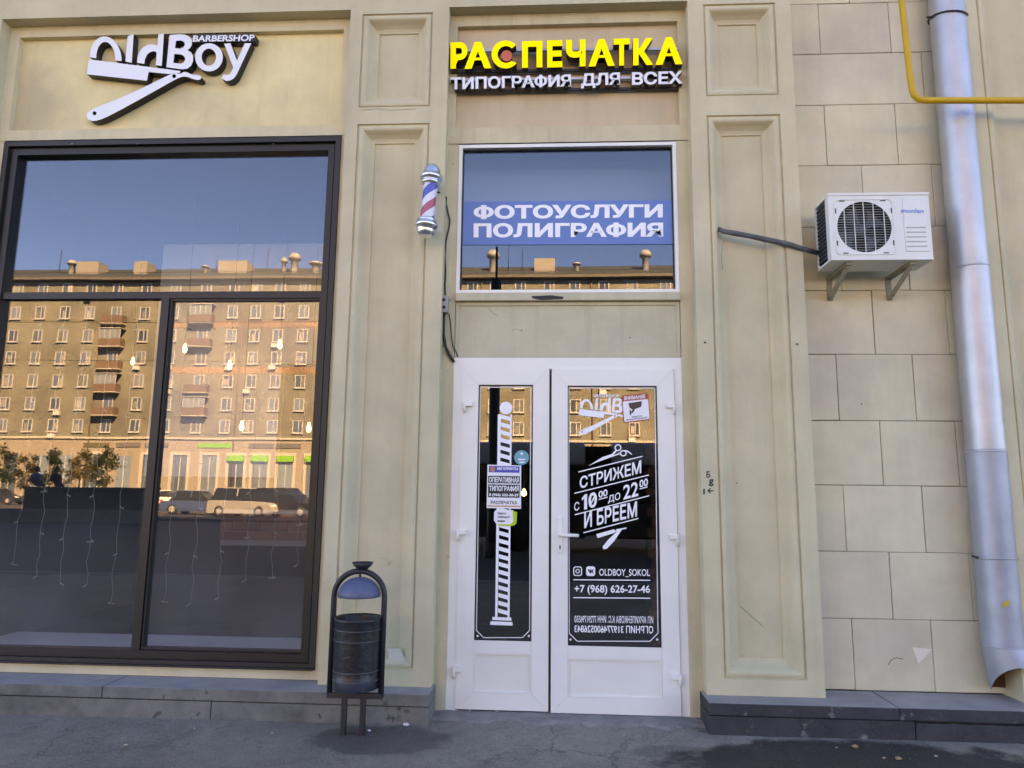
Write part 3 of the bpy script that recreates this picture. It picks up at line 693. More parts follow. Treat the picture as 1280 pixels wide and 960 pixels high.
# barber pole drawn in vinyl on the left pane
lay_shape('pole_drawing', [circ(632.5, 510, 8)], ident, YV2, VINYL, LLF)
def xl(y): return 622.3-(y-520)*.0137          # left edge of the column
lay_shape('pole_drawing', [[(xl(518), 518), (xl(518)+4, 518), (xl(772)+3, 772), (xl(772), 772)]], ident, YV2, VINYL, LLF)
lay_shape('pole_drawing', [[(xl(518)+15.5, 518), (xl(518)+17.5, 518), (xl(772)+18, 772), (xl(772)+15.5, 772)]], ident, YV2, VINYL, LLF)
y = 518.0
while y < 768:
    lay_shape('pole_drawing', [[(xl(y)+3.6, y), (xl(y)+15.9, y+3.4), (xl(y)+15.9, y+8.6), (xl(y)+3.6, y+5.2)]], ident, YV2-.0004, VINYL, LLF); y += 9.7
lay_shape('pole_drawing', [[(615.5, 771), (639, 772), (639.3, 776), (615.2, 775)]], ident, YV2-.0006, VINYL, LLF)
lay_shape('pole_drawing', [[(613, 776.5), (640.5, 777.5), (640.8, 782), (612.7, 781)]], ident, YV2, VINYL, LLF)

# stickers: things of their own, stuck on the glass
def sticker(name, px, label, cat='sticker'):
    e = empty(name, at(*px, YV2-.002)); tag(e, label, cat); return e
def sheet(name, pts, Y, m, par): return lay_shape(name, [pts], ident, Y, m, par, depth=.001, side=m)
st = sticker('round_sticker', (652, 572), 'round turquoise sticker on the left door pane')
sheet('disc', circ(652, 572, 9.2), YV2-.0015, mat('turquoise', (.0, .36, .44), .5), st)
for a, b, c in ((647.5, 656.5, 573.5), (649, 655.5, 577)): sheet('lettering', [(a, c), (b, c), (b, c+1.6), (a, c+1.6)], YV2-.003, VINYL, st)
sheet('lettering', circ(652, 567, 1.6, n=10), YV2-.003, VINYL, st)
st = sticker('printing_poster', (630, 608), 'small poster with blue header advertising quick printing on left pane', 'poster')
YS = YV2-.004
sheet('paper', [(609.3, 580.8), (651.5, 581.8), (651.3, 636), (608.3, 635)], YS, WHITE, st)
sheet('header_band', [(611.2, 582.3), (649.5, 583), (649.4, 591), (611, 590.3)], YS-.0012, mat('header_blue', (.03, .08, .42), .5), st)
sheet('header_logo', [(613.3, 583.5), (618.3, 583.6), (618.2, 589.5), (613.2, 589.4)], YS-.0024, mat('logo_orange', (.75, .25, .08), .5), st)
lay_text('lettering', 'МЕГАПРИНТ24', ((621.5, 583.8), (647.5, 584.3), (647.5, 587.8), (621.5, 587.3)), YS-.0024, VINYL, st, bold=.03)
kb_ = mat('poster_black', (.02, .02, .025), .5)
sheet('text_block', [(610.3, 594.6), (649.8, 595.4), (649.7, 604.6), (610.2, 603.8)], YS-.0012, kb_, st)
sheet('text_block', [(610.2, 605.3), (649.7, 606.1), (649.4, 622.3), (610, 621.5)], YS-.0012, kb_, st)
lay_text('lettering', 'ОПЕРАТИВНАЯ', ((611.5, 596), (648.7, 596.8), (648.6, 603.5), (611.4, 602.7)), YS-.0024, VINYL, st, bold=.03)
lay_text('lettering', 'ТИПОГРАФИЯ', ((611.5, 606.8), (648.6, 607.6), (648.5, 614.3), (611.4, 613.5)), YS-.0024, VINYL, st, bold=.03)
lay_text('lettering', '8 (926) 222-38-37', ((611.4, 616.6), (648.4, 617.4), (648.3, 621.6), (611.3, 620.8)), YS-.0024, VINYL, st, bold=.04)
lay_text('lettering', 'РАСПЕЧАТКА', ((613.5, 625.6), (646.5, 626.3), (646.4, 630.6), (613.4, 629.9)), YS-.0012, kb_, st, bold=.02)
sheet('foot_band', [(609.5, 631.5), (650.5, 632.3), (650.4, 633.8), (609.4, 633)], YS-.0012, mat('band_orange', (.72, .28, .12), .5), st)
st = sticker('review_sticker', (632, 647), 'white and green speech sticker just below the printing poster')
sheet('paper', [(620, 637.2), (641, 637.8), (644, 640.5), (643.5, 656.5), (621.5, 656), (617.5, 651), (617.6, 640)], YS, WHITE, st)
sheet('edge_band', [(641, 639), (646.5, 640), (645.5, 654.5), (640, 657.4), (623, 657), (623, 655.2), (638.5, 655.2), (641.5, 652)], YS-.0012, mat('lime', (.42, .62, .03), .5), st)
lay_text('lettering', 'Здесь', ((622, 640), (633, 640.3), (633, 643.5), (622, 643.2)), YS-.0024, kb_, st, bold=.02)
lay_text('lettering', 'хорошо!', ((622, 644.5), (637, 644.9), (637, 648.2), (622, 647.8)), YS-.0024, kb_, st, bold=.02)
sheet('lettering', [(622, 650.5), (631, 650.7), (631, 652.3), (622, 652.1)], YS-.0024, kb_, st)
YS = YV-.003
st = empty('camera_sticker', at(794, 510, YS)); tag(st, 'white warning sticker with a surveillance camera on the right pane', 'sticker')
redm = mat('sticker_red', (.62, .06, .05), .5)
q_ = ((776.5, 494.5), (810.5, 491.3), (813, 524.5), (779.5, 528.8))
sheet('paper', [quadmap(q_, a/100, b/100) for a, b in rr(0, 0, 100, 100, 10)], YS, redm, st)
sheet('paper', [quadmap(q_, a/100, b/100) for a, b in rr(3, 3, 97, 78, 6)], YS-.0012, WHITE, st)
lay_text('lettering', 'ВНИМАНИЕ', [quadmap(q_, a, b) for a, b in ((.1, .96), (.88, .96), (.88, .82), (.1, .82))], YS-.0024, WHITE, st, bold=.03)
brn = mat('sticker_brown', (.10, .045, .03), .6)
sheet('camera_drawing', [quadmap(q_, a, b) for a, b in ((.24, .70), (.74, .72), (.70, .52), (.40, .44), (.27, .52))], YS-.0024, brn, st)
sheet('camera_drawing', [quadmap(q_, a, b) for a, b in ((.38, .46), (.46, .44), (.36, .32), (.30, .34))], YS-.0024, brn, st)
sheet('camera_drawing', [quadmap(q_, a, b) for a, b in ((.26, .44), (.31, .44), (.31, .26), (.26, .26))], YS-.0026, brn, st)
lay_text('lettering', 'ВЕДЕТСЯ', [quadmap(q_, a, b) for a, b in ((.33, .20), (.70, .20), (.70, .15), (.33, .15))], YS-.0024, brn, st, bold=.02)
lay_text('lettering', 'ВИДЕОНАБЛЮДЕНИЕ', [quadmap(q_, a, b) for a, b in ((.12, .12), (.88, .12), (.88, .07), (.12, .07))], YS-.0024, brn, st, bold=.02)

# ------------------------------------------------------------------ barbershop sign: outlines measured off the photograph
def arch(ml, mr, up, n=18, rev=False):
    mid = ((ml[0]+mr[0])/2, (ml[1]+mr[1])/2); h = ((mr[0]-ml[0])/2, (mr[1]-ml[1])/2)
    pts = [(mid[0]-cos(a)*h[0], mid[1]-cos(a)*h[1]-sin(a)*up) for a in [pi*i/n for i in range(n+1)]]
    return pts[::-1] if rev else pts
def smooth(pts, it=2):
    for _ in range(it):
        o = []
        for i in range(len(pts)):
            a, b = pts[i], pts[(i+1) % len(pts)]
            o += [(a[0]*.75+b[0]*.25, a[1]*.75+b[1]*.25), (a[0]*.25+b[0]*.75, a[1]*.25+b[1]*.75)]
        pts = o
    return pts
LOGO = {
 'letter_o_arch': [arch((65, 222), (278, 247), 152)+arch((108, 228), (236, 243), 116, rev=True)],
 'letter_l': [[(318, 80), (358, 66), (345, 258), (302, 250)]],
 'letter_d': [[(380, 258), (383, 222), (395, 187), (418, 157), (450, 139), (482, 135), (517, 143), (522, 70), (560, 62), (545, 280), (505, 275), (510, 187), (490, 181), (466, 188), (446, 206), (433, 235), (428, 266)]],
 'letter_b': [[(597, 74), (660, 68), (700, 71), (730, 84), (746, 108), (746, 138), (734, 160), (716, 174), (740, 188), (754, 215), (754, 246), (742, 276), (716, 298), (680, 302), (575, 288)],
              [(640, 112), (676, 110), (694, 120), (699, 135), (692, 153), (670, 164), (634, 161)], [(629, 199), (676, 203), (696, 217), (701, 235), (694, 254), (672, 265), (622, 259)]],
 'letter_o': [circ(860, 222, 92, 94, 40), circ(859, 221, 48, 57, 32)],
 'letter_y': [[(960, 131), (1003, 128), (1046, 246), (1098, 128), (1142, 128), (1045, 335), (1028, 360), (1003, 376), (975, 380), (942, 362), (957, 335), (978, 342), (998, 335), (1012, 312), (1022, 290)]],
 'razor_blade': [[(60, 236), (500, 291), (668, 313), (668, 325), (592, 333), (458, 320), (446, 378), (45, 335)]],
 'razor_handle': [smooth([(592, 340), (420, 425), (250, 502), (100, 558), (52, 585), (40, 620), (72, 648), (125, 643), (205, 608), (400, 502), (560, 412), (640, 367), (685, 350), (715, 352), (750, 366), (795, 376), (812, 358), (800, 341), (740, 336), (715, 321), (690, 319), (672, 332), (645, 329), (615, 331)], 1), circ(627, 348, 13), circ(97, 595, 13)],
}
def t2(x, y): return (100+x/5.333, 30+y/5.333)
YO = .072
OB = empty('barbershop_sign', at(220, 90, .13)); tag(OB, 'white channel letter barbershop sign with a straight razor beneath', 'sign')
for nm, lp in LOGO.items():
    lay_shape('letter' if nm.startswith('letter') else nm, lp, t2, YO, WHITE, OB, depth=.064, side=BLACK)
plate = lay_shape('name_plate', [[(750, 70), (1162, 66), (1172, 78), (1165, 116), (750, 122)]], t2, YO-.001, BLACK, OB, depth=.06, side=BLACK)
lay_text('lettering', 'BARBERSHOP', (t2(756, 76), t2(1166, 70), t2(1160, 113), t2(750, 119)), YO-.004, WHITE, plate, bold=.035)
# the same mark, small, in vinyl on the right pane
def t2s(x, y): return (723+(x-40)/800*62, 497+(y-60)/600*48)
for nm in ('letter_o_arch', 'letter_l', 'letter_d', 'letter_b', 'razor_blade', 'razor_handle'):
    lay_shape('logo_print', LOGO[nm], t2s, YV, VINYL, RLF)
lay_text('logo_print', 'BARBERSHOP', ((742, 492.5), (774, 493), (774, 497), (742, 496.5)), YV, VINYL, RLF, bold=.02)

# ------------------------------------------------------------------ printing sign
PS = empty('printing_sign', at(708, 80, .13)); tag(PS, 'yellow and white channel letter printing shop sign on metal rails', 'sign')
YF = .03
def tp(x, y): return (550+x/4, 30+y/4)
boxes_ = [('Р', 52, 137, 90, 222), ('А', 122, 257, 88, 222), ('С', 260, 397, 83, 222), ('П', 410, 512, 84, 217), ('Е', 536, 612, 80, 216), ('Ч', 630, 728, 77, 212), ('А', 742, 874, 75, 210), ('Т', 868, 948, 72, 207), ('К', 966, 1066, 70, 205), ('А', 1077, 1213, 65, 202)]
for ch, x0, x1, y0, y1 in boxes_:
    if ch == 'С':
        a0 = 38; pts = [(328+70*cos(radians(a)), 152+70*sin(radians(a))) for a in range(a0, 360-a0+1, 8)]
        inn = [(330+42*cos(radians(a)), 152+42*sin(radians(a))) for a in range(360-a0-8, a0+7, -8)]
        lay_shape('letter', [pts+inn], tp, YF, YEL, PS, depth=.065, side=BLACK)
    else:
        sl_ = (x1-x0)*.028
        lay_text('letter', ch, (tp(x0, y0+sl_*.5), tp(x1, y0-sl_*.5), tp(x1, y1-sl_*.5), tp(x0, y1+sl_*.5)), YF, YEL, PS, bold=.05, depth=.065, side=BLACK)
lay_shape('red_dot', [circ(333, 159, 28)], tp, YF-.002, RED, PS, depth=.06, side=BLACK)
for s, q in (('ТИПОГРАФИЯ', ((52, 266), (655, 250), (655, 312), (52, 328))), ('ДЛЯ', ((705, 247), (900, 241), (900, 314), (705, 322))), ('ВСЕХ', ((960, 240), (1213, 233), (1213, 298), (960, 305)))):
    lay_text('letter', s, [tp(*a) for a in q], YF+.015, WHITE, PS, bold=.035, depth=.05, side=BLACK, split=True)
for ya, yb_ in ((136, 126), (240, 226), (282, 268), (336, 322)):
    a, b = at(*tp(60, ya), .105), at(*tp(1200, yb_), .105)
    vv = []
    for p in (a, b):
        vv += [p+Vector((0, dy, dz)) for dy, dz in ((-.009, -.009), (-.009, .009), (.009, .009), (.009, -.009))]
    mesh('mounting_rail', vv, [(0, 1, 2, 3), (7, 6, 5, 4), (0, 4, 5, 1), (1, 5, 6, 2), (2, 6, 7, 3), (3, 7, 4, 0)], STEEL if ya in (136, 282) else IRON, PS)

# ------------------------------------------------------------------ barber pole lamp on the pilaster
top = at(541, 205, -.15); bot = at(531.5, 297, -.15); ax = (top-bot).normalized(); Ln = (top-bot).length
BP = empty('barber_pole', bot); tag(BP, 'striped red white and blue barber pole with chrome caps', 'barber pole')
rb = .058
def stripes():
    m, n, l, b = nodes('barber_stripes'); tc = n.new('ShaderNodeTexCoord'); sp = n.new('ShaderNodeSeparateXYZ'); l.new(tc.outputs['UV'], sp.inputs[0])
    ad = n.new('ShaderNodeMath'); ad.operation = 'MULTIPLY_ADD'; ad.inputs[1].default_value = 1.0; l.new(sp.outputs[0], ad.inputs[0]); l.new(sp.outputs[1], ad.inputs[2])
    fr_ = n.new('ShaderNodeMath'); fr_.operation = 'FRACT'; l.new(ad.outputs[0], fr_.inputs[0])
    cr = n.new('ShaderNodeValToRGB'); cr.color_ramp.interpolation = 'CONSTANT'; e = cr.color_ramp.elements
    e[0].position = 0; e[0].color = (.03, .08, .45, 1); e[1].position = .27; e[1].color = (.72, .74, .80, 1)
    x = e.new(.5); x.color = (.62, .08, .12, 1); x = e.new(.75); x.color = (.72, .74, .80, 1)
    l.new(fr_.outputs[0], cr.inputs[0]); l.new(cr.outputs[0], b.inputs['Base Color']); b.inputs['Roughness'].default_value = .22
    b.inputs['Coat Weight'].default_value = .6; b.inputs['Coat Roughness'].default_value = .05
    return m
h0, h1 = .115, Ln-.135
tb = lathe('striped_tube', [(rb*.80, h0), (rb*.80, (h0+h1)/2), (rb*.80, h1)], stripes(), BP, ax, bot, 32)
uvl = tb.data.uv_layers.new(name='UVMap')
u_ = ax.orthogonal().normalized(); w_ = ax.cross(u_)
camdir = (Vector((0, -DCAM, HCAM))-bot).normalized(); a_cam = math.atan2(camdir.dot(w_), camdir.dot(u_))
for p in tb.data.polygons:
    aa = []
    for li in p.loop_indices:
        v = tb.data.vertices[tb.data.loops[li].vertex_index].co+Vector(tb.matrix_basis.translation)+BP.location-bot if False else tb.data.vertices[tb.data.loops[li].vertex_index].co-bot
        aa.append((math.atan2(v.dot(w_), v.dot(u_))-a_cam, v.dot(ax)))
    base = aa[0][0]
    for li, (a, h) in zip(p.loop_indices, aa):
        while a-base > pi: a -= 2*pi
        while a-base < -pi: a += 2*pi
        # angle to the right is positive for the viewer: stripes rise to the right
        uvl.data[li].uv = (a/(2*pi)*1.0, -(h-h0)/(h1-h0)*1.02+.97)
lathe('top_cap', [(rb*.82, h1-.012), (rb*1.06, h1-.008), (rb*1.10, h1+.004), (rb*1.02, h1+.014), (rb*1.02, h1+.020), (rb*1.24, h1+.026), (rb*1.30, h1+.042), (rb*1.22, h1+.052), (rb*1.02, h1+.058), (rb*.98, h1+.072), (rb*.92, h1+.092), (rb*.76, h1+.112), (rb*.5, h1+.126), (rb*.22, h1+.133), (.0, h1+.135)], CHROME, BP, ax, bot)
lathe('bottom_cap', [(rb*.82, h0+.012), (rb*1.04, h0+.010), (rb*1.10, h0), (rb*1.02, h0-.010), (rb*1.24, h0-.018), (rb*1.30, h0-.034), (rb*1.22, h0-.046), (rb*1.04, h0-.052), (rb*1.04, h0-.072), (rb*.98, h0-.090), (rb*.78, h0-.104), (rb*.45, h0-.112), (.0, h0-.114)], CHROME, BP, ax, bot)
for hh in (h0-.03, h1+.035):
    pm = bot+ax*hh
    tube('wall_bracket', [pm, (pm.x+.01, 0.0, pm.z)], .014, CHROME, BP, seg=10)

# cables and the junction box beside the door
cb = [(547, 240, -.03), (552, 241, .03), (558, 247, .06), (557.5, 254, .09), (560, 266, .092), (562.5, 276, .092), (560.5, 288, .092), (557.5, 300, .092), (556, 320, .092), (557, 340, .092), (556, 356, .092), (556.5, 369, .09)]
o = tube('black_cable', [at(*p) for p in cb], .0055, CABLE, seg=8); tag(o, 'thin black twisted cable running down from the barber pole', 'cable')
jb = empty('junction_box', at(556, 392, .09)); tag(jb, 'small grey junction box on the wall left of the transom window', 'box')
p0, p1 = at(550, 369, .05), at(559.5, 390, .05)
box('casing', p0.x, p1.x, .045, .099, p1.z, p0.z, JUNC, jb, bevel=.004)
for py in (374.5, 383.8):
    tube('gland', [at(554.8, py, .046), at(554.8, py, .04)], .011, IRON, jb, seg=14)
o = tube('thick_cable', [at(*p) for p in ((555, 390, .08), (554.5, 402, .085), (554.5, 418, .085), (556.5, 432, .085), (561, 443, .085), (567.5, 452.5, .085))], .0095, CABLE, seg=10); tag(o, 'thick black cable hanging from the junction box to the door frame', 'cable')
o = tube('loose_wire', [at(*p) for p in ((561, 392, .085), (563, 402, .088), (564, 420, .09), (566, 432, .092), (570, 440, .092), (572, 446, .092))], .004, CABLE, seg=6); tag(o, 'thin loose wire beside the thick cable below the junction box', 'wire')

# ------------------------------------------------------------------ air conditioner
ya, yb2 = -.17, .06
a0 = at(1037.5, 243.4, ya); a1 = at(1162.5, 244, ya); a2 = at(1164.5, 322.3, ya)
ax0, ax1, az0, az1 = at(1037, 282, ya).x, at(1163.5, 282, ya).x, (at(1036.7, 321.6, ya).z+a2.z)/2, (a0.z+a1.z)/2
AC = empty('air_conditioner', ((ax0+ax1)/2, (ya+yb2)/2, az0)); tag(AC, 'white outdoor air conditioner unit on wall brackets', 'air conditioner')
aw, ah = ax1-ax0, az1-az0
cxa, cza, ra = ax0+aw*.345, az0+ah*.49, ah*.405
# casing: shell with a round opening in its front
bm = bmesh.new()
N = 48
ring = [bm.verts.new((cxa+ra*cos(2*pi*i/N), ya, cza+ra*sin(2*pi*i/N))) for i in range(N)]
# square around the fan opening, matched ring to ring
sq = []
sx0, sx1, sz0, sz1 = ax0, ax0+aw*.70, az0, az1
for i in range(N):
    a = 2*pi*i/N; dx, dz = cos(a), sin(a)
    s = min(((sx1-cxa) if dx > 0 else (cxa-sx0))/max(abs(dx), 1e-6), ((sz1-cza) if dz > 0 else (cza-sz0))/max(abs(dz), 1e-6))
    sq.append(bm.verts.new((cxa+dx*s, ya, cza+dz*s)))
for i in range(N): bm.faces.new((ring[i], sq[i], sq[(i+1) % N], ring[(i+1) % N]))
back = [bm.verts.new((v.co.x, ya+.03, v.co.z)) for v in ring]
for i in range(N): bm.faces.new((ring[i], ring[(i+1) % N], back[(i+1) % N], back[i]))
# corners the radial fan misses
for cx_, cz_ in ((sx0, sz0), (sx1, sz0), (sx1, sz1), (sx0, sz1)):
    best = sorted(range(N), key=lambda i: (sq[i].co.x-cx_)**2+(sq[i].co.z-cz_)**2)[:2]
    if all(((sq[i].co.x-cx_)**2+(sq[i].co.z-cz_)**2) > 1e-10 for i in best):
        cv = bm.verts.new((cx_, ya, cz_)); bm.faces.new((sq[best[0]], sq[best[1]], cv))
def bq(*p): bm.faces.new([bm.verts.new(v) for v in p])
bq((sx1, ya, az0), (ax1, ya, az0), (ax1, ya, az1), (sx1, ya, az1))
bq((ax0, ya, az1), (ax1, ya, az1), (ax1, yb2, az1), (ax0, yb2, az1))
bq((ax0, ya, az0), (ax1, ya, az0), (ax1, yb2, az0), (ax0, yb2, az0))
bq((ax1, ya, az0), (ax1, yb2, az0), (ax1, yb2, az1), (ax1, ya, az1))
bq((ax0, yb2, az0), (ax1, yb2, az0), (ax1, yb2, az1), (ax0, yb2, az1))
bmesh.ops.recalc_face_normals(bm, faces=bm.faces)
frombm('casing', bm, ACW, AC)
box('top_cover', ax0-.004, ax1+.004, ya-.006, yb2+.003, az1-.004, az1+.014, ACW, AC, bevel=.004)
# open left side: coil behind a frame
box('coil', ax0+.006, ax0+.03, ya+.05, yb2-.012, az0+.02, az1-.02, ACB, AC)
for i in range(14):
    zz = az0+.03+(ah-.06)*i/13; box('coil_fin', ax0+.001, ax0+.006, ya+.05, yb2-.012, zz-.004, zz+.004, ACF, AC)
box('side_post', ax0-.003, ax0+.012, ya+.001, ya+.05, az0+.002, az1-.005, ACW, AC)
box('side_post', ax0-.003, ax0+.012, yb2-.014, yb2, az0+.002, az1-.005, ACW, AC)
box('base_tray', ax0-.004, ax1+.003, ya-.003, yb2+.004, az0-.016, az0-.0005, ACW, AC, bevel=.003)
# fan grille
box('fan_chamber', cxa-ra*1.0, cxa+ra*1.0, ya+.09, ya+.095, cza-ra, cza+ra, ACB, AC)
lathe('fan_shroud', [(ra*1.0, 0), (ra*.97, .03), (ra*.99, .09)], ACB, AC, Vector((0, 1, 0)), (cxa, ya+.002, cza), 40)
hub = lathe('fan_hub', [(.0, 0), (ra*.22, .004), (ra*.24, .03)], ACF, AC, Vector((0, 1, 0)), (cxa, ya+.045, cza), 20)
for i in range(4):
    vs = []
    for j in range(7):
        t = j/6; r0 = ra*(.22+.70*t)
        for sgn in (-1, 1):
            an = i*pi/2+.5+sgn*(.30+.22*t)+.2*t
            vs.append((cxa+r0*cos(an), ya+.058+sgn*.014, cza+r0*sin(an)))
    mesh('fan_blade', vs, [(2*j, 2*j+1, 2*j+3, 2*j+2) for j in range(6)], ACF, AC)
gx = [(-.72, 1), (-.36, 1), (0, 1), (.36, 1), (.74, 1)]
for f_, _ in gx:
    hh = ra*math.sqrt(1-f_*f_); box('grille_wire', cxa+f_*ra-.0018, cxa+f_*ra+.0018, ya-.003, ya+.002, cza-hh, cza+hh, ACW, AC)
for i in range(-9, 10):
    f_ = i/10; hh = ra*math.sqrt(1-f_*f_); box('grille_wire', cxa-hh, cxa+hh, ya+.004, ya+.007, cza+f_*ra-.0010, cza+f_*ra+.0010, ACG, AC)
gfr = [rr(0, 0, 100, 100, 9)]
def ta(x, y): return (x, y)
gw = ra*1.10
vs, fs = [], []
o_ = [(cxa-gw+a/100*2*gw, cza-gw+b/100*2*gw) for a, b in gfr[0]]
i_ = [(cxa-gw*.97+a/100*1.94*gw, cza-gw*.97+b/100*1.94*gw) for a, b in gfr[0]]
n_ = len(o_)
vs = [(a, ya-.005, b) for a, b in o_]+[(a, ya-.005, b) for a, b in i_]+[(a, ya, b) for a, b in o_]+[(a, ya, b) for a, b in i_]
fs = []
for i in range(n_):
    j = (i+1) % n_; fs += [(i, j, n_+j, n_+i), (i, 2*n_+i, 2*n_+j, j), (n_+i, n_+j, 3*n_+j, 3*n_+i)]
mesh('grille_frame', vs, fs, ACW, AC)
for dx, dz, ww, hh in ((-.75, 1.0, .1, .02), (.72, 1.0, .1, .02), (-.72, -1.0, .1, .02), (.72, -1.0, .1, .02), (-1.0, .62, .02, .1), (1.0, .62, .02, .1), (-1.0, -.62, .02, .1), (1.0, -.62, .02, .1)):
    box('clip_slot', cxa+dx*ra*1.03-ww*ra, cxa+dx*ra*1.03+ww*ra, ya-.0012, ya+.004, cza+dz*ra*1.03-hh*ra, cza+dz*ra*1.03+hh*ra, ACB, AC)
# service panel with ribs and the maker's lettering
box('service_panel', ax0+aw*.735, ax1-aw*.035, ya-.005, ya+.002, az0+ah*.09, az1-ah*.05, ACW, AC, bevel=.0045)
for i in range(5):
    zz = az0+ah*(.17+.075*i); box('panel_rib', ax0+aw*.75, ax1-aw*.06, ya-.0085, ya-.0045, zz-.003, zz+.003, ACG, AC)
lay_text('lettering', 'monlan', ((1126.5, 260.5), (1154.5, 261), (1154.5, 266.3), (1126.5, 266)), ya-.0062, mat('brand_blue', (.02, .25, .60), .5), AC, bold=.02)
# brackets down to the wall
for px in (1036, 1110):
    bx_ = at(px, 350, YW).x
    e = box('wall_bracket', bx_-.018, bx_+.018, YW-.006, YW, az0-.175, az0-.017, BRK, AC)
    box('bracket_arm', bx_-.018, bx_+.018, ya+.03, YW-.0065, az0-.035, az0-.0165, BRK, AC)
    v0 = Vector((bx_, YW-.01, az0-.162)); v1 = Vector((bx_, ya+.05, az0-.036))
    tube('bracket_brace', [v0, v1], .019, BRK, AC, seg=4, sq=True)
o = tube('wrapped_pipe', [at(*p) for p in ((899, 286, .04), (903, 289, -.01), (915, 291, -.012), (935, 294.5, -.015), (960, 300, -.02), (985, 305, -.02), (1003, 311, -.01), (1022, 316, .02))], [.014, .017, .018, .017, .0185, .017, .017, .017], FOAM, seg=10)
tag(o, 'grey wrapped pipe running from the pilaster to the air conditioner', 'pipe')
# downspout
DS = empty('downspout', at(1250, 850, .07)); tag(DS, 'galvanised downspout with blue painted lower section', 'downspout')
YD = .075
def dsx(py): return at(1196+(py/850)*57.5, py, YD)
xd = at(1225, 480, YD).x
rd = .112
zt_ = ZT+1.2
def dz(py): return Z(1225, py, YD)
def pipe(name, za, zb_, r, m, dents=0):
    seg, st_ = 32, 14; vs, fs = [], []
    for j in range(st_+1):
        z = za+(zb_-za)*j/st_
        for i in range(seg):
            a = 2*pi*i/seg; r_ = r*(1+(random.uniform(-.012, .012) if dents else 0)); vs.append((xd+r_*cos(a), YD+r_*sin(a), z))
    for j in range(st_):
        for i in range(seg): fs.append((j*seg+i, j*seg+(i+1) % seg, (j+1)*seg+(i+1) % seg, (j+1)*seg+i))
    return mesh(name, vs, fs, m, DS, smooth=True)
pipe('pipe_section', dz(336), zt_, rd*.985, STEEL)
pipe('pipe_section', dz(565), dz(333), rd, STEEL)
pipe('pipe_section', dz(806), dz(562), rd*1.015, STEELB, 1)
for py in (336, 565): lathe('seam_ring', [(rd*1.0, -.006), (rd*1.03, -.004), (rd*1.03, .004), (rd*1.0, .006)], STEEL, DS, None, (xd, YD, dz(py)), 32)
# outlet: slanting cut-off shoe, open below
vs, fs = [], []; seg = 32; zc = dz(806)
for j in range(7):
    t = j/6
    for i in range(seg):
        a = 2*pi*i/seg; x = cos(a); y_ = sin(a)
        fr_ = max(0, -y_+.15)/1.15
        zb_ = dz(864)+.165*fr_**.8-.012*x
        r_ = rd*(1.03+.05*t); vs.append((xd+r_*x+.03*t, YD+r_*y_-.02*t, zc+(zb_-zc)*t))
for j in range(6):
    for i in range(seg): fs.append((j*seg+i, j*seg+(i+1) % seg, (j+1)*seg+(i+1) % seg, (j+1)*seg+i))
sh = mesh('outlet_shoe', vs, fs, [STEELB, RUST], DS, smooth=True)
inn = mesh('rusty_inside', [(xd+(v[0]-xd)*.975+.001, YD+(v[1]-YD)*.975, v[2]+.001) for v in vs], [tuple(reversed(f)) for f in fs], RUST, DS, smooth=True)
for py, tl in ((23, .05), (697, -.01)):
    zz = dz(py)
    pts = [(xd+rd*1.05*cos(a), YD+rd*1.05*sin(a), zz+tl*.5*sin(a-.6)) for a in [2*pi*i/24 for i in range(25)]]
    tube('pipe_clamp', pts, .0055, IRON if py < 100 else STEEL, DS, seg=6)
    tube('clamp_bolt', [(xd-rd*1.03, YD-.03, zz), (xd-rd*1.30, YD-.01, zz+.01)], .007, IRON, DS, seg=8)
    tube('clamp_bolt', [(xd+rd*1.05, YD-.03, zz), (xd+rd*1.22, YD-.04, zz)], .008, IRON, DS, seg=8)
lathe('shoe_rim', [(rd*1.03, -.005), (rd*1.06, 0), (rd*1.03, .005)], STEELB, DS, None, (xd, YD, zc), 32)
mesh('paint_spot', [(xd-.03+.018*cos(a)*1.2, YD-rd*1.045-.0005, dz(751)+.016*sin(a)+.012*cos(a)) for a in [2*pi*i/12 for i in range(12)]], [tuple(range(12))], GASY, DS)
# yellow gas pipe in front of it
YG = -.16
gp = empty('gas_pipe', at(1141, 122, YG)); tag(gp, 'bent yellow gas pipe crossing in front of the downspout', 'pipe')
ptsg = [at(1113, -110, YG), at(1127, 0, YG), at(1138, 98, YG), at(1140, 111, YG), at(1142.5, 119, YG), at(1148, 124, YG), at(1156, 125.5, YG), at(1280, 125.5, YG), at(1500, 125.5, YG)]
tube('pipe_run', ptsg, .0205, GASY, gp, seg=14)
for px in (1330,): tube('pipe_hook', [at(px, 125, YG), (at(px, 125, YG).x, .02, at(px, 125, YG).z)], .01, IRON, gp, seg=8)

# ------------------------------------------------------------------ litter bin
BY = -.36
bx0 = at(442, 880, BY).x
BN = empty('litter_bin', (bx0, BY, 0)); tag(BN, 'black cylindrical litter bin hung in a hoop frame with blue dome', 'litter bin')
def bz(py): return Z(445, py, BY)
hx0, hx1 = X(413.5, 830, BY), X(477.5, 830, BY); hcx = (hx0+hx1)/2; hr = (hx1-hx0)/2
zb0 = bz(869); zarc = bz(713)-hr
pts = [(hx0, BY, zb0)]+[(hcx-hr*cos(a), BY, zarc+hr*.98*sin(a)) for a in [pi*i/20 for i in range(21)]]+[(hx1, BY, zb0)]
tube('hoop_frame', pts, .0165, IRON, BN, seg=10)
box('cross_bar', hx0-.012, hx1+.012, BY-.016, BY+.016, zb0-.016, zb0+.014, IRON, BN, bevel=.003)
for px in (430, 453.5):
    lx = X(px, 890, BY); box('leg', lx-.015, lx+.015, BY-.014, BY+.014, -.02, zb0-.015, IRON, BN, bevel=.003)
cxb = X(446.5, 815, BY); rbk = (X(475, 800, BY)-X(416.5, 800, BY))/2
ztop, zbot = bz(771), bz(859)
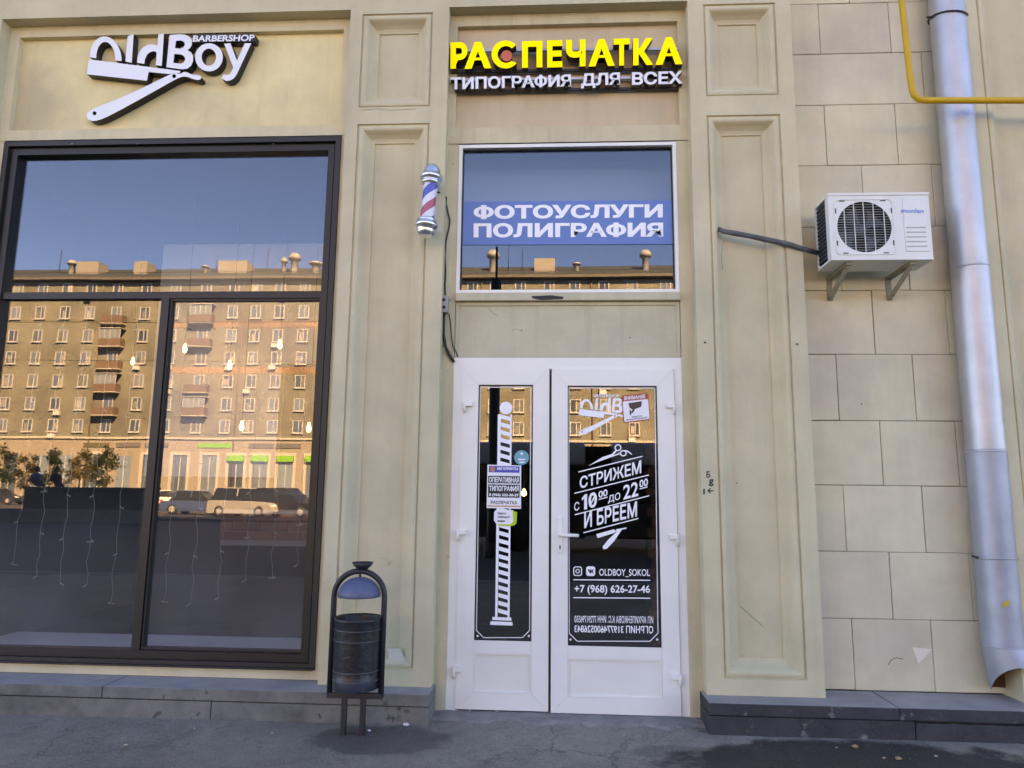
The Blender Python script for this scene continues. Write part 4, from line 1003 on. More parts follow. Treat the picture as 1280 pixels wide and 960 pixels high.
nb = 36; prof = [(.0, zbot+.012), (rbk*.955, zbot+.010), (rbk*.965, zbot)]
for zz in (zbot, ):
    pass
hgt = ztop-zbot
for f_ in (0, .25, .5, .75, .97, 1.0): prof.append((rbk*(.965+.035*f_)+(.003 if f_ == 1.0 else 0), zbot+hgt*f_))
for f_ in (.13, .26, .69, .84):
    r0_ = rbk*(.965+.035*f_); lathe('band', [(r0_-.001, -.0035), (r0_+.0028, -.002), (r0_+.0028, .002), (r0_-.001, .0035)], mat('band_worn', (.07, .072, .08), .4, var=.4, scale=15), BN, None, (cxb, BY, zbot+hgt*f_), nb)
prof += [(rbk*.985, zbot+hgt), (rbk*.965, zbot+hgt*.97), (rbk*.93, zbot+.015), (.0, zbot+.014)]
lathe('bucket', prof, BINB, BN, None, (cxb, BY, 0), nb)
for sgn in (-1, 1):
    tube('pivot', [(cxb+sgn*rbk*.97, BY, zbot+hgt*.76), (hcx+sgn*hr, BY, zbot+hgt*.76)], .009, IRON, BN, seg=8)
dzb, dzt = bz(744), bz(722); dr_ = (X(477, 744, BY)-X(424.5, 744, BY))/2; dcx = X(449.5, 735, BY)
prof = [(dr_*cos(a), dzb+(dzt-dzb)*1.05*sin(a)) for a in [pi/2*i/12 for i in range(13)]]
lathe('dome_lid', [(dr_*.97, dzb-.002), (dr_*.985, dzb-.006)]+prof, DOMEB, BN, None, (dcx, BY, 0), nb)
tube('dome_stem', [(dcx, BY, dzt-.01), (dcx, BY, bz(705))], .007, IRON, BN, seg=8)
zA, zB = bz(702.5), bz(712); rA = (X(467, 703, BY)-X(440.5, 703, BY))/2
lathe('ashtray', [(.0, zB), (rA*.45, zB+.002), (rA*.82, zB+(zA-zB)*.55), (rA, zA), (rA*.93, zA-.002), (rA*.7, zB+(zA-zB)*.5), (.0, zB+.012)], IRON, BN, None, (X(453.5, 705, BY), BY, 0), 24)

# ------------------------------------------------------------------ litter on the pavement
def crumple(name, px, py, r, m, label, cat):
    d = dirpx(px, py); t = HCAM/-d.z; p = Vector((d.x*t, -DCAM+t, 0))
    bm = bmesh.new(); bmesh.ops.create_icosphere(bm, subdivisions=2, radius=r)
    for v in bm.verts: v.co = Vector((v.co.x*1.3, v.co.y, v.co.z*.6))*random.uniform(.72, 1.2)+p+Vector((0, 0, r*.5))
    o = frombm(name, bm, m); tag(o, label, cat); return o
PAPER = mat('paper_white', (.75, .75, .77), .8); LEAFD = mat('dry_leaf', (.42, .24, .13), .8)
crumple('crumpled_paper', 507.5, 907, .014, PAPER, 'crumpled white paper on the asphalt right of the litter bin', 'litter')
crumple('crumpled_paper', 461.5, 914, .009, PAPER, 'tiny white scrap at the foot of the litter bin', 'litter')
crumple('crumpled_paper', 265, 897, .011, PAPER, 'white scrap on the asphalt beneath the display window ledge', 'litter')
crumple('dry_leaf', 1069, 934.5, .014, LEAFD, 'brown dry leaf on the wet stain nearer the plinth', 'leaf')
crumple('dry_leaf', 1123, 949.5, .013, LEAFD, 'brown dry leaf on the wet stain nearer the viewer', 'leaf')
for i, (px, py) in enumerate(((157, 932), (340, 917), (1046, 935), (1105, 948), (1170, 946), (1240, 903), (243, 911))):
    lb = ('small beige chip on the asphalt far left', 'small pale chip on the asphalt near the middle of the ledge', 'tiny pale chip left of the nearer dry leaf', 'tiny pale chip beside the outer dry leaf', 'tiny pale chip right of both dry leaves', 'small pale chip below the downspout', 'tiny reddish chip below the white scrap')[i]
    crumple('stone_chip', px, py, random.uniform(.005, .008), mat('chip_beige', (.48, .40, .30), .9), lb, 'chip')

# ------------------------------------------------------------------ rooms behind the glass
box('rear_wall', -62, 60, 13.8, 14, 0, ZT-.002, UP, B); box('flank_wall', -62, -61.8, .62, 13.8, 0, ZT-.002, UP, B); box('flank_wall', 59.8, 60, .62, 13.8, 0, ZT-.002, UP, B)
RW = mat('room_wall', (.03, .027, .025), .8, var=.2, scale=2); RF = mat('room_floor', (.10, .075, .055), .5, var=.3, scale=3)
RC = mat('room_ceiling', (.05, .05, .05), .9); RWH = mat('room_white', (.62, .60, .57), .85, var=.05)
def room(name, x0, x1, y0, y1, z0, z1, mw_, mf, mc):
    vs = boxv(x0, x1, y0, y1, z0, z1)
    fs = [(4, 5, 6, 7), (0, 1, 5, 4), (3, 7, 6, 2), (0, 4, 7, 3), (1, 2, 6, 5)]
    o = mesh(name, vs, fs, [mw_, mf, mc], mi=[0, 0, 0, 1, 2]); tag(o, kind='structure'); return o
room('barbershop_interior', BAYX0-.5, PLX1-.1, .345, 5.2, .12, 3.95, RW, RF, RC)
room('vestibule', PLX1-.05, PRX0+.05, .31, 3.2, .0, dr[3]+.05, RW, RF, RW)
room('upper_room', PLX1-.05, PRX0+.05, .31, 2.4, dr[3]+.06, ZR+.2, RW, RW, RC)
YI = 1.7
a, b = at(205, 306, YI), at(470, 598, YI)
part = empty('white_partition', ((a.x+b.x)/2, YI, .12)); tag(part, 'white partition wall inside the barbershop behind the right panes', 'partition')
box('board', a.x, b.x, YI, YI+.08, b.z, a.z, RWH, part); box('wainscot', a.x, b.x, YI-.001, YI+.08, .12, b.z-.002, RW, part)
p, q = at(352, 455, YI-.02), at(470, 620, YI-.02)
box('dark_panel', p.x, q.x, YI-.03, YI-.002, q.z, p.z, mat('panel_brown', (.07, .05, .035), .6), part)
# brick counter seen low behind the right pane
YC = 1.5
p, q = at(276, 637, YC), at(420, 684, YC)
bc = empty('brick_counter', ((p.x+q.x)/2, YC, .12)); tag(bc, 'red brick reception counter with a pale top inside the barbershop', 'counter')
zk = at(300, 682, YC).z; box('core', p.x+.01, q.x, YC+.012, YC+.19, zk, p.z-.03, mat('mortar', (.25, .21, .18), .9), bc); box('skirting', p.x, q.x, YC, YC+.19, .12, zk-.002, RW, bc)
box('counter_top', p.x-.03, q.x+.03, YC-.03, YC+.195, p.z-.028, p.z, mat('counter_pale', (.55, .48, .40), .5), bc)
brm = [mat('brick_%d' % i, c, .9, var=.25, scale=20) for i, c in enumerate(((.24, .085, .05), (.19, .07, .045), (.28, .11, .065)))]
z = p.z-.03; r = 0
while z-.075 > at(300, 682, YC).z:
    x = p.x-(.12 if r % 2 else 0)
    while x < q.x:
        xa, xb = max(x, p.x), min(x+.235, q.x)
        if xb-xa > .03: box('brick', xa+.004, xb-.004, YC, YC+.012, z-.071, z-.004, random.choice(brm), bc)
        x += .24
    z -= .075; r += 1
# inner window board
zib = Z(200, 811, .21)
ib = box('window_board', wl0+.09, wl1-.09, .205, .66, zib-.04, zib, mat('board_white', (.50, .52, .56), .5), None); tag(ib, 'pale inner window board along the foot of the display window', 'window board')
cab = box('low_cabinet', wl0+.12, wl1-.12, .36, .62, .12, zib-.041, RW, None); tag(cab, 'dark low cabinet under the inner window board', 'cabinet')
# icicle light strings hanging inside the pane
wire_m = mat('wire_clear', (.26, .26, .25), .5)
xs_ = [(22, 703), (52, 720), (81, 729), (114, 731), (147, 752), (213, 750), (246, 755), (279, 747), (311, 725), (343, 720), (373, 706)]
names_ = ['first', 'second', 'third', 'fourth', 'fifth', 'first', 'second', 'third', 'fourth', 'fifth', 'sixth']
for i, (px, yb_) in enumerate(xs_):
    x0_ = X(px, 660, .3); zb_ = Z(px, yb_, .3); ztp = zt-.03
    pts = []; n_ = 26
    for j in range(n_+1):
        f_ = j/n_; pts.append(Vector((x0_+.008*sin(j*1.9+i)+.006*random.uniform(-1, 1), .30+.006*sin(j*1.3), ztp+(zb_-ztp)*f_)))
    ls = empty('light_string', pts[0]); tag(ls, 'fairy light string in the %s lower pane, %s from the left' % ('left' if i < 5 else 'right', names_[i]), 'light string', 'fairy light strings')
    tube('wire', pts, .0015, wire_m, ls, seg=5)
    for j in range(2, n_+1, 4):
        p = pts[j]; tube('bulb', [p, p+Vector((.022*random.choice((-1, 1)), 0, -.012)), p+Vector((.026*random.choice((-1, 1)), 0, -.016))], .0038, wire_m, ls, seg=6)
# pendant lamps with lit bulbs deep in the room
LAMP = mat('lit_bulb', (1, .85, .6), .5, emit=((1, .78, .45), 1.3))
for i, (px, py, yy) in enumerate(((231, 436, 1.3), (350, 431, 1.3), (287, 457, 1.45), (166, 452, 2.6), (302, 533, 1.35), (386, 535, 1.2))):
    p = at(px, py, yy); pe = empty('pendant_lamp', p)
    tag(pe, 'lit pendant bulb inside the barbershop, %s' % ('upper one beside the mullion', 'upper one toward the right frame', 'one between the two upper bulbs', 'lone one behind the left pane', 'lower one near the middle of the right pane', 'lower one next to the right frame')[i], 'lamp', 'pendant lamps')
    lathe('bulb', [(.0, -.036), (.010, -.032), (.018, -.016), (.018, 0), (.012, .02), (.008, .045)], LAMP, pe, None, p, 14)
    tube('cord', [p+Vector((0, 0, .045)), Vector((p.x, p.y, 3.94))], .0025, CABLE, pe, seg=5)
# pale blind in the room over the door, brick pier and lamp in the vestibule
p, q = at(576, 176, .42), at(850, 303, .42)
bl = box('roller_blind', p.x-.2, q.x+.2, .42, .425, q.z, p.z+.3, mat('blind', (.13, .19, .28), .8), None); tag(bl, 'pale roller blind behind the upper part of the transom window', 'blind')
p = at(812, 700, 1.2)
pier = empty('brick_pier', (p.x+.15, 1.25, 0)); tag(pier, 'brick pier seen dimly behind the right door pane', 'pier')
for i in range(26):
    box('brick', p.x+(.0 if i % 2 else .03), p.x+.3, 1.2, 1.32, .01+i*.078, .08+i*.078, brm[i % 3], pier)
p = at(655, 617, 1.6); pe = empty('vestibule_lamp', p); tag(pe, 'small warm lit lamp deep behind the left door pane', 'lamp')
lathe('bulb', [(.0, -.022), (.016, -.016), (.024, 0), (.016, .022), (.006, .04)], LAMP, pe, None, p, 14)
tube('cord', [p+Vector((0, 0, .04)), Vector((p.x, p.y, dr[3]+.05))], .004, CABLE, pe, seg=6)

# ------------------------------------------------------------------ across the street (what the panes mirror)
YO_ = -86.0
OPP = empty('brick_apartment_block', (0, YO_, 0)); tag(OPP, 'long tan brick apartment block across the street, mirrored in the panes', 'building')
def brick_mat(name, c1, c2):
    m, n, l, b = nodes(name); tc = n.new('ShaderNodeTexCoord'); mp = n.new('ShaderNodeMapping'); mp.inputs['Rotation'].default_value = (radians(90), 0, 0)
    l.new(tc.outputs['Object'], mp.inputs[0]); bt = n.new('ShaderNodeTexBrick'); bt.inputs['Scale'].default_value = 1.6
    bt.inputs['Color1'].default_value = (*c1, 1); bt.inputs['Color2'].default_value = (*c2, 1); bt.inputs['Mortar'].default_value = (.14, .125, .095, 1); bt.inputs['Mortar Size'].default_value = .012
    l.new(mp.outputs[0], bt.inputs['Vector'])
    nz = n.new('ShaderNodeTexNoise'); nz.inputs['Scale'].default_value = .25; nz.inputs['Detail'].default_value = 6; l.new(tc.outputs['Object'], nz.inputs['Vector'])
    r = n.new('ShaderNodeMapRange'); r.inputs[1].default_value = .35; r.inputs[2].default_value = .65; r.inputs[3].default_value = .72; r.inputs[4].default_value = 1.15; l.new(nz.outputs['Fac'], r.inputs[0])
    k = n.new('ShaderNodeMix'); k.data_type = 'RGBA'; k.blend_type = 'MULTIPLY'; k.inputs[0].default_value = 1; l.new(bt.outputs['Color'], k.inputs[6]); l.new(r.outputs[0], k.inputs[7])
    l.new(k.outputs[2], b.inputs['Base Color']); b.inputs['Roughness'].default_value = .9; return m
OBR = brick_mat('tan_brick', (.160, .165, .135), (.128, .130, .105))
OBD = brick_mat('brown_brick', (.30, .19, .11), (.25, .15, .09))
OPK = mat('shopfront_plaster', (.24, .21, .17), .85, var=.08, scale=.5)
OCR = mat('pale_trim', (.36, .34, .30), .8)
t_ = DCAM+2*GL-YO_
def ox(px): return atm(px, 480, YO_).x
def oz(px, py): return atm(px, py, YO_).z
zfl = [oz(200, y) for y in (548, 520, 491, 462, 434, 405, 376)]       # floor lines, second storey up
zeave = oz(200, 351); xa_, xb_ = ox(-40), ox(900)
box('brick_wall', xa_, xb_, YO_-12, YO_, zfl[0], zeave, OBR, OPP)
box('shopfront_wall', xa_, xb_, YO_-12, YO_+.04, -.1, zfl[0], OPK, OPP)
box('string_course', xa_, xb_, YO_, YO_+.25, zfl[0]-.15, zfl[0]+.12, OCR, OPP)
for f_ in (3, 5): box('brick_band', ox(208), xb_, YO_, YO_+.03, zfl[f_]-.5, zfl[f_]+.35, OBD, OPP)
box('cornice', xa_-.5, xb_+.5, YO_-12, YO_+.9, zeave, zeave+.35, mat('cornice_dark', (.10, .09, .08), .8), OPP)
rv = [(xa_-.5, YO_+.9, zeave+.35), (xb_+.5, YO_+.9, zeave+.35), (xb_+.5, YO_-6, zeave+3.6), (xa_-.5, YO_-6, zeave+3.6), (xa_-.5, YO_-13, zeave+.35), (xb_+.5, YO_-13, zeave+.35)]
roof = mesh('roof', rv, [(0, 1, 2, 3), (3, 2, 5, 4), (0, 3, 4), (1, 5, 2)], mat('roof_metal', (.04, .05, .048), .6, var=.1, scale=.4), OPP)
tube('roof_rail', [(xa_, YO_+.8, zeave+.95), (xb_, YO_+.8, zeave+.95)], .035, IRON, OPP, seg=5)
WGL = mat('far_glass', (.10, .13, .15), .08, spec=.8, var=.01, rnd=.6); WFR = mat('far_frame', (.36, .36, .35), .6); CURT = mat('curtain', (.24, .24, .22), .9, var=.3, scale=.9, rnd=.55)
ww_, wh_ = 1.32, 1.62
def far_window():
    me = []
    o = boxes('window', [(-ww_/2, ww_/2, -.02, .04, 0, wh_)], [WGL], None); COL.objects.unlink(o); return o
wg = far_window()
wf = boxes('frame', [(-ww_/2-.04, -ww_/2+.09, .03, .10, -.04, wh_+.04), (ww_/2-.09, ww_/2+.04, .03, .10, -.04, wh_+.04), (-ww_/2+.09, ww_/2-.09, .03, .10, wh_-.07, wh_+.04), (-ww_/2+.09, ww_/2-.09, .03, .10, -.04, .09), (-.05+.12, .05+.12, .03, .10, .09, wh_-.07), (-ww_/2-.12, ww_/2+.12, .03, .22, -.13, -.045)], WFR); COL.objects.unlink(wf)
wc = boxes('curtain', [(-ww_/2+.1, .02, .041, .05, .35, wh_-.08)], CURT); COL.objects.unlink(wc)
aco = boxes('air_unit', [(-.42, .42, .05, .40, -.75, -.20)], mat('far_ac', (.45, .45, .44), .6)); COL.objects.unlink(aco)
def inst(src, parent, loc):
    o = src.copy(); COL.objects.link(o); o.parent = parent; o.location = loc; return o
BALC = mat('balcony_brown', (.13, .085, .06), .7); BGL = mat('balcony_glass', (.16, .19, .20), .12)
cols = [-21, 10, 41, 72, 103, 137, 173, 210, 249, 285, 314, 344, 375, 405, 438, 470, 503, 530, 558, 588, 617, 649, 686, 719, 756, 792, 834, 868]
for ci, cx_ in enumerate(cols):
    X_ = ox(cx_)
    bal = cx_ in (137, 249, 530)
    for fi in range(7):
        zb_ = zfl[fi]+.75
        if bal and fi >= 1 and fi < 6 and not (cx_ == 249 and fi == 3):
            bb = empty('balcony', (X_, YO_, zfl[fi])); bb.parent = OPP; bb.location = Vector((X_, YO_, zfl[fi]))-OPP.location
            lo = Vector((X_, YO_, zfl[fi]))
            box('slab', X_-1.5, X_+1.5, YO_+.001, YO_+1.1, zfl[fi]-.12, zfl[fi], OCR, bb)
            box('parapet', X_-1.5, X_+1.5, YO_+1.04, YO_+1.1, zfl[fi]+.002, zfl[fi]+1.0, BALC, bb)
            box('parapet', X_-1.5, X_-1.44, YO_+.002, YO_+1.038, zfl[fi]+.002, zfl[fi]+1.0, BALC, bb); box('parapet', X_+1.44, X_+1.5, YO_+.002, YO_+1.038, zfl[fi]+.002, zfl[fi]+1.0, BALC, bb)
            if (fi+ci) % 2:
                box('glazing', X_-1.46, X_+1.46, YO_+1.05, YO_+1.09, zfl[fi]+1.002, zfl[fi]+2.35, BGL, bb)
                for k_ in range(5): box('glazing_bar', X_-1.46+k_*.71, X_-1.38+k_*.71, YO_+1.091, YO_+1.12, zfl[fi]+1.002, zfl[fi]+2.35, WFR, bb)
                box('canopy', X_-1.6, X_+1.6, YO_+.003, YO_+1.25, zfl[fi]+2.36, zfl[fi]+2.45, OCR, bb)
        w = inst(wg, OPP, (X_, 0, zb_)); inst(wf, w, (0, 0, 0))
        rv_ = random.random()
        if rv_ < .6:
            c_ = inst(wc, w, (random.choice((0, .0, .55)), 0, random.uniform(-.25, .02))); c_.scale = (random.uniform(.6, 1.0), 1, random.uniform(.7, 1.0))
        if random.random() < .24 and not bal: inst(aco, w, (random.uniform(-.5, .5), 0, random.uniform(-.15, 0)))
for cx_ in (118, 298, 452, 600, 740): tube('drain_pipe', [(ox(cx_), YO_+.12, 0), (ox(cx_), YO_+.12, zeave)], .09, BALC, OPP, seg=6)
# shopfronts
for cx_, col_ in ((26, 0), (62, 0), (92, 0), (125, 1), (165, 0), (197, 1), (233, 1), (270, 1), (303, 2), (332, 2), (363, 2), (398, 2), (440, 1), (480, 1), (520, 1), (560, 0), (600, 1), (640, 1), (680, 2), (720, 1), (760, 1), (800, 0), (840, 1)):
    X_ = ox(cx_); z1_ = oz(200, 570)
    e = boxes('shop_window', [(X_-.95, X_+.95, YO_+.041, YO_+.07, .05, z1_)], WGL, OPP)
    if col_: framebox('door_surround', X_-1.35, X_+1.35, .02, z1_+.5, .38, YO_+.042, YO_+.2, OCR, OPP, bottom=.02)
    if col_ == 2: box('awning', X_-1.1, X_+1.1, YO_+.21, YO_+.5, z1_-.6, z1_+.15, mat('awning_green', (.10, .36, .04), .7), OPP)
    box('glazing_bar', X_-.06, X_+.06, YO_+.071, YO_+.09, .05, z1_, WFR, OPP)
for cx_, w_, c_ in ((128, 1.7, (.10, .09, .05)), (168, 1.6, (.12, .11, .11)), (203, 1.5, (.12, .11, .11)), (275, 2.2, (.10, .36, .04)), (332, 1.6, (.10, .10, .10)), (365, 1.6, (.10, .10, .10))):
    X_ = ox(cx_); zz = oz(200, 557)
    box('shop_sign', X_-w_, X_+w_, YO_+.042, YO_+.16, zz-.25, zz+.3, mat('shopsign_%d' % cx_, c_, .6), OPP)
# things on the roof
ALR = mat('roof_alu', (.26, .26, .26), .5)
for px, h_, r_ in ((60, 1.6, .7), (352, 2.4, .85), (338, 1.8, .5), (612, 2.6, .9), (812, 2.4, .8), (380, 1.2, .9), (235, .7, .6), (722, .8, .6), (500, 2.0, .8)):
    X_ = ox(px); zz = zeave+2.1
    v_ = lathe('roof_vent', [(r_*.55, -.9), (r_*.55, h_*.6), (r_, h_*.62), (r_, h_*.78), (r_*.6, h_*.98), (.0, h_)], ALR, roof, None, (X_, YO_-2.2, zz), 14)
for px, w_ in ((83, 1.6), (272, 2.0), (680, 1.4), (152, .9), (455, 1.6)):
    X_ = ox(px); box('dormer', X_-w_, X_+w_, YO_-4, YO_-1.8, zeave+1.2, zeave+3.4, mat('dormer_grey', (.22, .21, .19), .7), roof)
for px, h_ in ((45, 3.4), (317, 3.2), (632, 4.0), (650, 3.0), (250, 2.5)): tube('antenna', [(ox(px), YO_-2, zeave+1.8), (ox(px), YO_-2, zeave+1.8+h_)], .05, IRON, roof, seg=5)

# trees in front of it: trunk, limbs and separate leaf faces
LEAFM = [mat('leaf_green', (.055, .08, .022), .7, var=.3, scale=2), mat('leaf_olive', (.14, .11, .03), .7, var=.3, scale=2)]
def tree(px, Y, h, wd, mi, label):
    x = atm(px, 600, Y).x; e = empty('young_tree', (x, Y, 0)); tag(e, label, 'tree', 'young trees across the street')
    rnd = random.Random(int(px*7)+3)
    tube('trunk', [(x, Y, -.1), (x+.05, Y, h*.4), (x-.05, Y, h*.7), (x, Y, h*.95)], [.09, .075, .05, .02], mat('bark', (.10, .08, .06), .9), e, seg=7)
    cl = []
    for i in range(16):
        a = rnd.uniform(0, 2*pi); zz = h*(.34+.6*rnd.random()); rr_ = wd*(1.1-abs(zz/h-.55)*1.3)*rnd.uniform(.3, 1)
        c = Vector((x+rr_*cos(a), Y+rr_*sin(a), zz)); cl.append(c)
        tube('limb', [(x, Y, zz-.35*h*.3), c], [.03, .01], MATS['bark'], e, seg=5)
    vs, fs = [], []
    for c in cl:
        for j in range(90):
            p = c+Vector((rnd.gauss(0, .28), rnd.gauss(0, .28), rnd.gauss(0, .26)))*wd*.75
            u = Vector((rnd.uniform(-1, 1), rnd.uniform(-1, 1), rnd.uniform(-1, 1))).normalized(); v = u.orthogonal().normalized(); s = rnd.uniform(.10, .19)
            k_ = len(vs); vs += [p+u*s, p+v*s*.6, p-u*s, p-v*s*.6]; fs.append((k_, k_+1, k_+2, k_+3))
    o = mesh('crown', vs, fs, LEAFM[mi], e); o['kind'] = 'stuff'
tree(4, -66, 6.0, 1.3, 0, 'green young tree mirrored at the left edge of the display window')
tree(33, -70, 5.0, 1.0, 1, 'olive brown young tree mirrored left of the two people')
tree(62, -68, 5.4, 1.2, 0, 'green young tree mirrored behind the two people')
tree(99, -68, 5.8, 1.3, 1, 'olive brown young tree mirrored between the people and the dark car')
tree(133, -68, 5.8, 1.2, 0, 'green young tree mirrored in front of the parked dark car')

# cars: lofted body, glasshouse, wheels
def car(loc, rz, paint, label, suv=False):
    e = empty('parked_car', (0, 0, 0)); L_, H_ = (4.5, 1.68) if suv else (4.4, 1.45); w = .88
    bl_ = .92 if suv else .82
    body = [(-L_/2, .35), (-L_/2+.02, .7), (-L_/2+.1, bl_), (-1.2, bl_+.02), (.9, bl_), (L_/2-.25, bl_-.1), (L_/2-.03, .62), (L_/2, .35), (L_/2-.1, .22), (-L_/2+.1, .22)]
    vs, fs = [], []
    for s, f_ in ((-1, .93), (-.98, 1), (.98, 1), (1, .93)):
        for x, z in body: vs.append((x*(1 if abs(s) < .99 else .985), s*w, z if abs(s) < .99 else .28+(z-.28)*.94))
    n_ = len(body)
    for i in range(3):
        for j in range(n_): fs.append((i*n_+j, i*n_+(j+1) % n_, (i+1)*n_+(j+1) % n_, (i+1)*n_+j))
    fs += [tuple(range(n_-1, -1, -1)), tuple(3*n_+j for j in range(n_))]
    parts_ = [mesh('body', vs, fs, paint)]
    back = -L_/2+(.12 if suv else .55)
    gb = [(back, bl_), (back+.35, H_-.04), (.15, H_-.04), (1.05, bl_)]
    def prism(pts, wb, wt, name, m):
        vs = [(x, -(wb if z <= bl_ else wt), z) for x, z in pts]+[(x, (wb if z <= bl_ else wt), z) for x, z in pts]; n_ = len(pts)
        fs = [tuple(range(n_)), tuple(range(2*n_-1, n_-1, -1))]+[(i, n_+i, n_+(i+1) % n_, (i+1) % n_) for i in range(n_)]
        return mesh(name, vs, fs, m)
    parts_.append(prism(gb, .80, .62, 'windows', mat('car_glass', (.02, .025, .03), .06)))
    parts_.append(prism([(back+.30, H_-.05), (back+.42, H_+.01), (.10, H_+.01), (.22, H_-.05)], .64, .64, 'roof', paint))
    for xx in (-.35, back+.12 if suv else back+.28):
        for s in (-1, 1): parts_.append(mesh('pillar', [(xx, s*.79, bl_), (xx+.1, s*.79, bl_), (xx+.12, s*.635, H_-.04), (xx+.02, s*.635, H_-.04)], [(0, 1, 2, 3)], paint))
    for xx in (-1.35, 1.38):
        for s in (-1, 1):
            wv = lathe('wheel', [(.0, -.02), (.19, -.02), (.2, .0), (.31, .0), (.33, .04), (.33, .18), (.30, .22), (.0, .22)], mat('tyre', (.02, .02, .02), .8), None, Vector((0, -s, 0)), (xx, s*.9, .33), 20); parts_.append(wv)
            parts_.append(lathe('rim', [(.0, -.03), (.17, -.03), (.19, -.021)], ALR, None, Vector((0, -s, 0)), (xx, s*.9, .33), 14))
    for s in (-1, 1):
        parts_.append(box('headlight', L_/2-.22, L_/2-.02, s*.62-.16, s*.62+.16, .62, .74, WHITE)); parts_.append(box('tail_light', -L_/2-.01, -L_/2+.08, s*.68-.1, s*.68+.1, .72, .9, RED))
    for p in parts_: p.parent = e
    e.location = loc; e.rotation_euler = (0, 0, rz); tag(e, label, 'car', 'cars in the mirrored street')
    return e
def paint(n, c): return mat(n, c, .3, spec=.6, var=.02)
P_W, P_K, P_S, P_B = paint('paint_white', (.75, .75, .73)), paint('paint_black', (.018, .018, .022)), paint('paint_silver', (.30, .30, .29)), paint('paint_blue', (.04, .07, .16))
def cpos(px, Y): return (atm(px, 610, Y).x, Y, -.13)
car(cpos(143, -72), pi, P_K, 'black estate car mirrored beneath the trees near the shops', True)
car(cpos(208, -64), 0, P_W, 'white car mirrored just right of the mullion')
car(cpos(254, -58), 0, P_W, 'white car mirrored nearer, overlapping the other white car')
car(cpos(3, -60), 0, P_K, 'dark car mirrored at the left edge of the display window')
car(cpos(252, -40), 0, P_B, 'dark blue car mirrored low in the right pane')
car(cpos(312, -37), .25, P_S, 'grey off-road car mirrored at the middle of the right pane', True)
car(cpos(362, -37), .25, P_K, 'dark off-road car mirrored beside the right window frame', True)
# granite parapet of the underpass with two people sitting on it
GRAN = mat('dark_granite', (.13, .12, .11), .5, var=.3, scale=6)
YQ = -27.5
xq0, xq1 = atm(36, 612, YQ).x, atm(196, 612, YQ).x
par_ = empty('granite_parapet', ((xq0+xq1)/2, YQ, -.13)); tag(par_, 'dark granite underpass parapet mirrored in the left pane', 'parapet')
zq = atm(60, 608.5, YQ).z
box('wall', xq0, xq1, YQ-.2, YQ+.2, -.13, zq-.1, GRAN, par_); box('coping', xq0-.05, xq1+.05, YQ-.26, YQ+.26, zq-.1, zq, mat('granite_grey', (.16, .16, .165), .5, var=.2, scale=6), par_)
box('step', xq0-4, xq1, YQ+.3, YQ+.9, -.13, .45, KERB, par_)
def person(px, shirt, label):
    x = atm(px, 600, YQ).x; z0 = zq+.10; e = empty('person', (x, YQ, zq)); tag(e, label, 'person', 'people on the parapet')
    def skin(name, P, E_, R_, m):
        me = bpy.data.meshes.new(name); me.from_pydata(P, E_, []); o = bpy.data.objects.new(name, me); link(o, e)
        md = o.modifiers.new('s', 'SKIN'); sv = me.skin_vertices[0].data
        for v, r in zip(sv, R_): v.radius = (r, r)
        sv[0].use_root = True; s2 = o.modifiers.new('d', 'SUBSURF'); s2.levels = s2.render_levels = 2
        me.materials.append(m); return o
    P = [(x, YQ, z0), (x, YQ+.02, z0+.25), (x, YQ-.02, z0+.46), (x, YQ-.03, z0+.55),
         (x-.19, YQ-.02, z0+.43), (x-.25, YQ-.06, z0+.18), (x-.12, YQ-.26, z0+.10), (x+.19, YQ-.02, z0+.43), (x+.25, YQ-.06, z0+.18), (x+.12, YQ-.26, z0+.10),
         (x-.11, YQ-.42, z0+.0), (x-.11, YQ-.44, z0-.42), (x+.11, YQ-.42, z0+.0), (x+.11, YQ-.44, z0-.42), (x-.11, YQ-.55, z0-.47), (x+.11, YQ-.55, z0-.47)]
    E_ = [(0, 1), (1, 2), (2, 3), (2, 4), (4, 5), (5, 6), (2, 7), (7, 8), (8, 9), (0, 10), (10, 11), (0, 12), (12, 13), (11, 14), (13, 15)]
    R_ = [.15, .14, .13, .055, .075, .05, .04, .075, .05, .04, .08, .055, .08, .055, .04, .04]
    skin('body', P, E_, R_, shirt)
    bm = bmesh.new(); bmesh.ops.create_uvsphere(bm, u_segments=16, v_segments=12, radius=.1)
    for v in bm.verts:
        v.co = Vector((v.co.x*.85, v.co.y, v.co.z*1.2))
        if v.co.y > .085 and abs(v.co.x) < .03 and -.03 < v.co.z < .03: v.co.y += .02
        v.co.y = -v.co.y; v.co += Vector((x, YQ-.05, z0+.70))
    frombm('head', bm, mat('skin_tone', (.42, .25, .17), .6), e, True)
    bm = bmesh.new(); bmesh.ops.create_uvsphere(bm, u_segments=16, v_segments=12, radius=.108)
    bmesh.ops.delete(bm, geom=[v for v in bm.verts if v.co.z < .0 and v.co.y > -.04], context='VERTS')
    for v in bm.verts: v.co = Vector((v.co.x*.88, -(v.co.y-.008), v.co.z*1.2))+Vector((x, YQ-.05, z0+.705))
    frombm('hair', bm, mat('dark_hair', (.02, .015, .012), .7), e, True)
person(45, mat('shirt_blue', (.10, .17, .38), .8), 'seated person in a light blue shirt mirrored on the parapet')
person(69, mat('jacket_dark', (.05, .06, .10), .8), 'seated person in a dark jacket mirrored on the parapet')
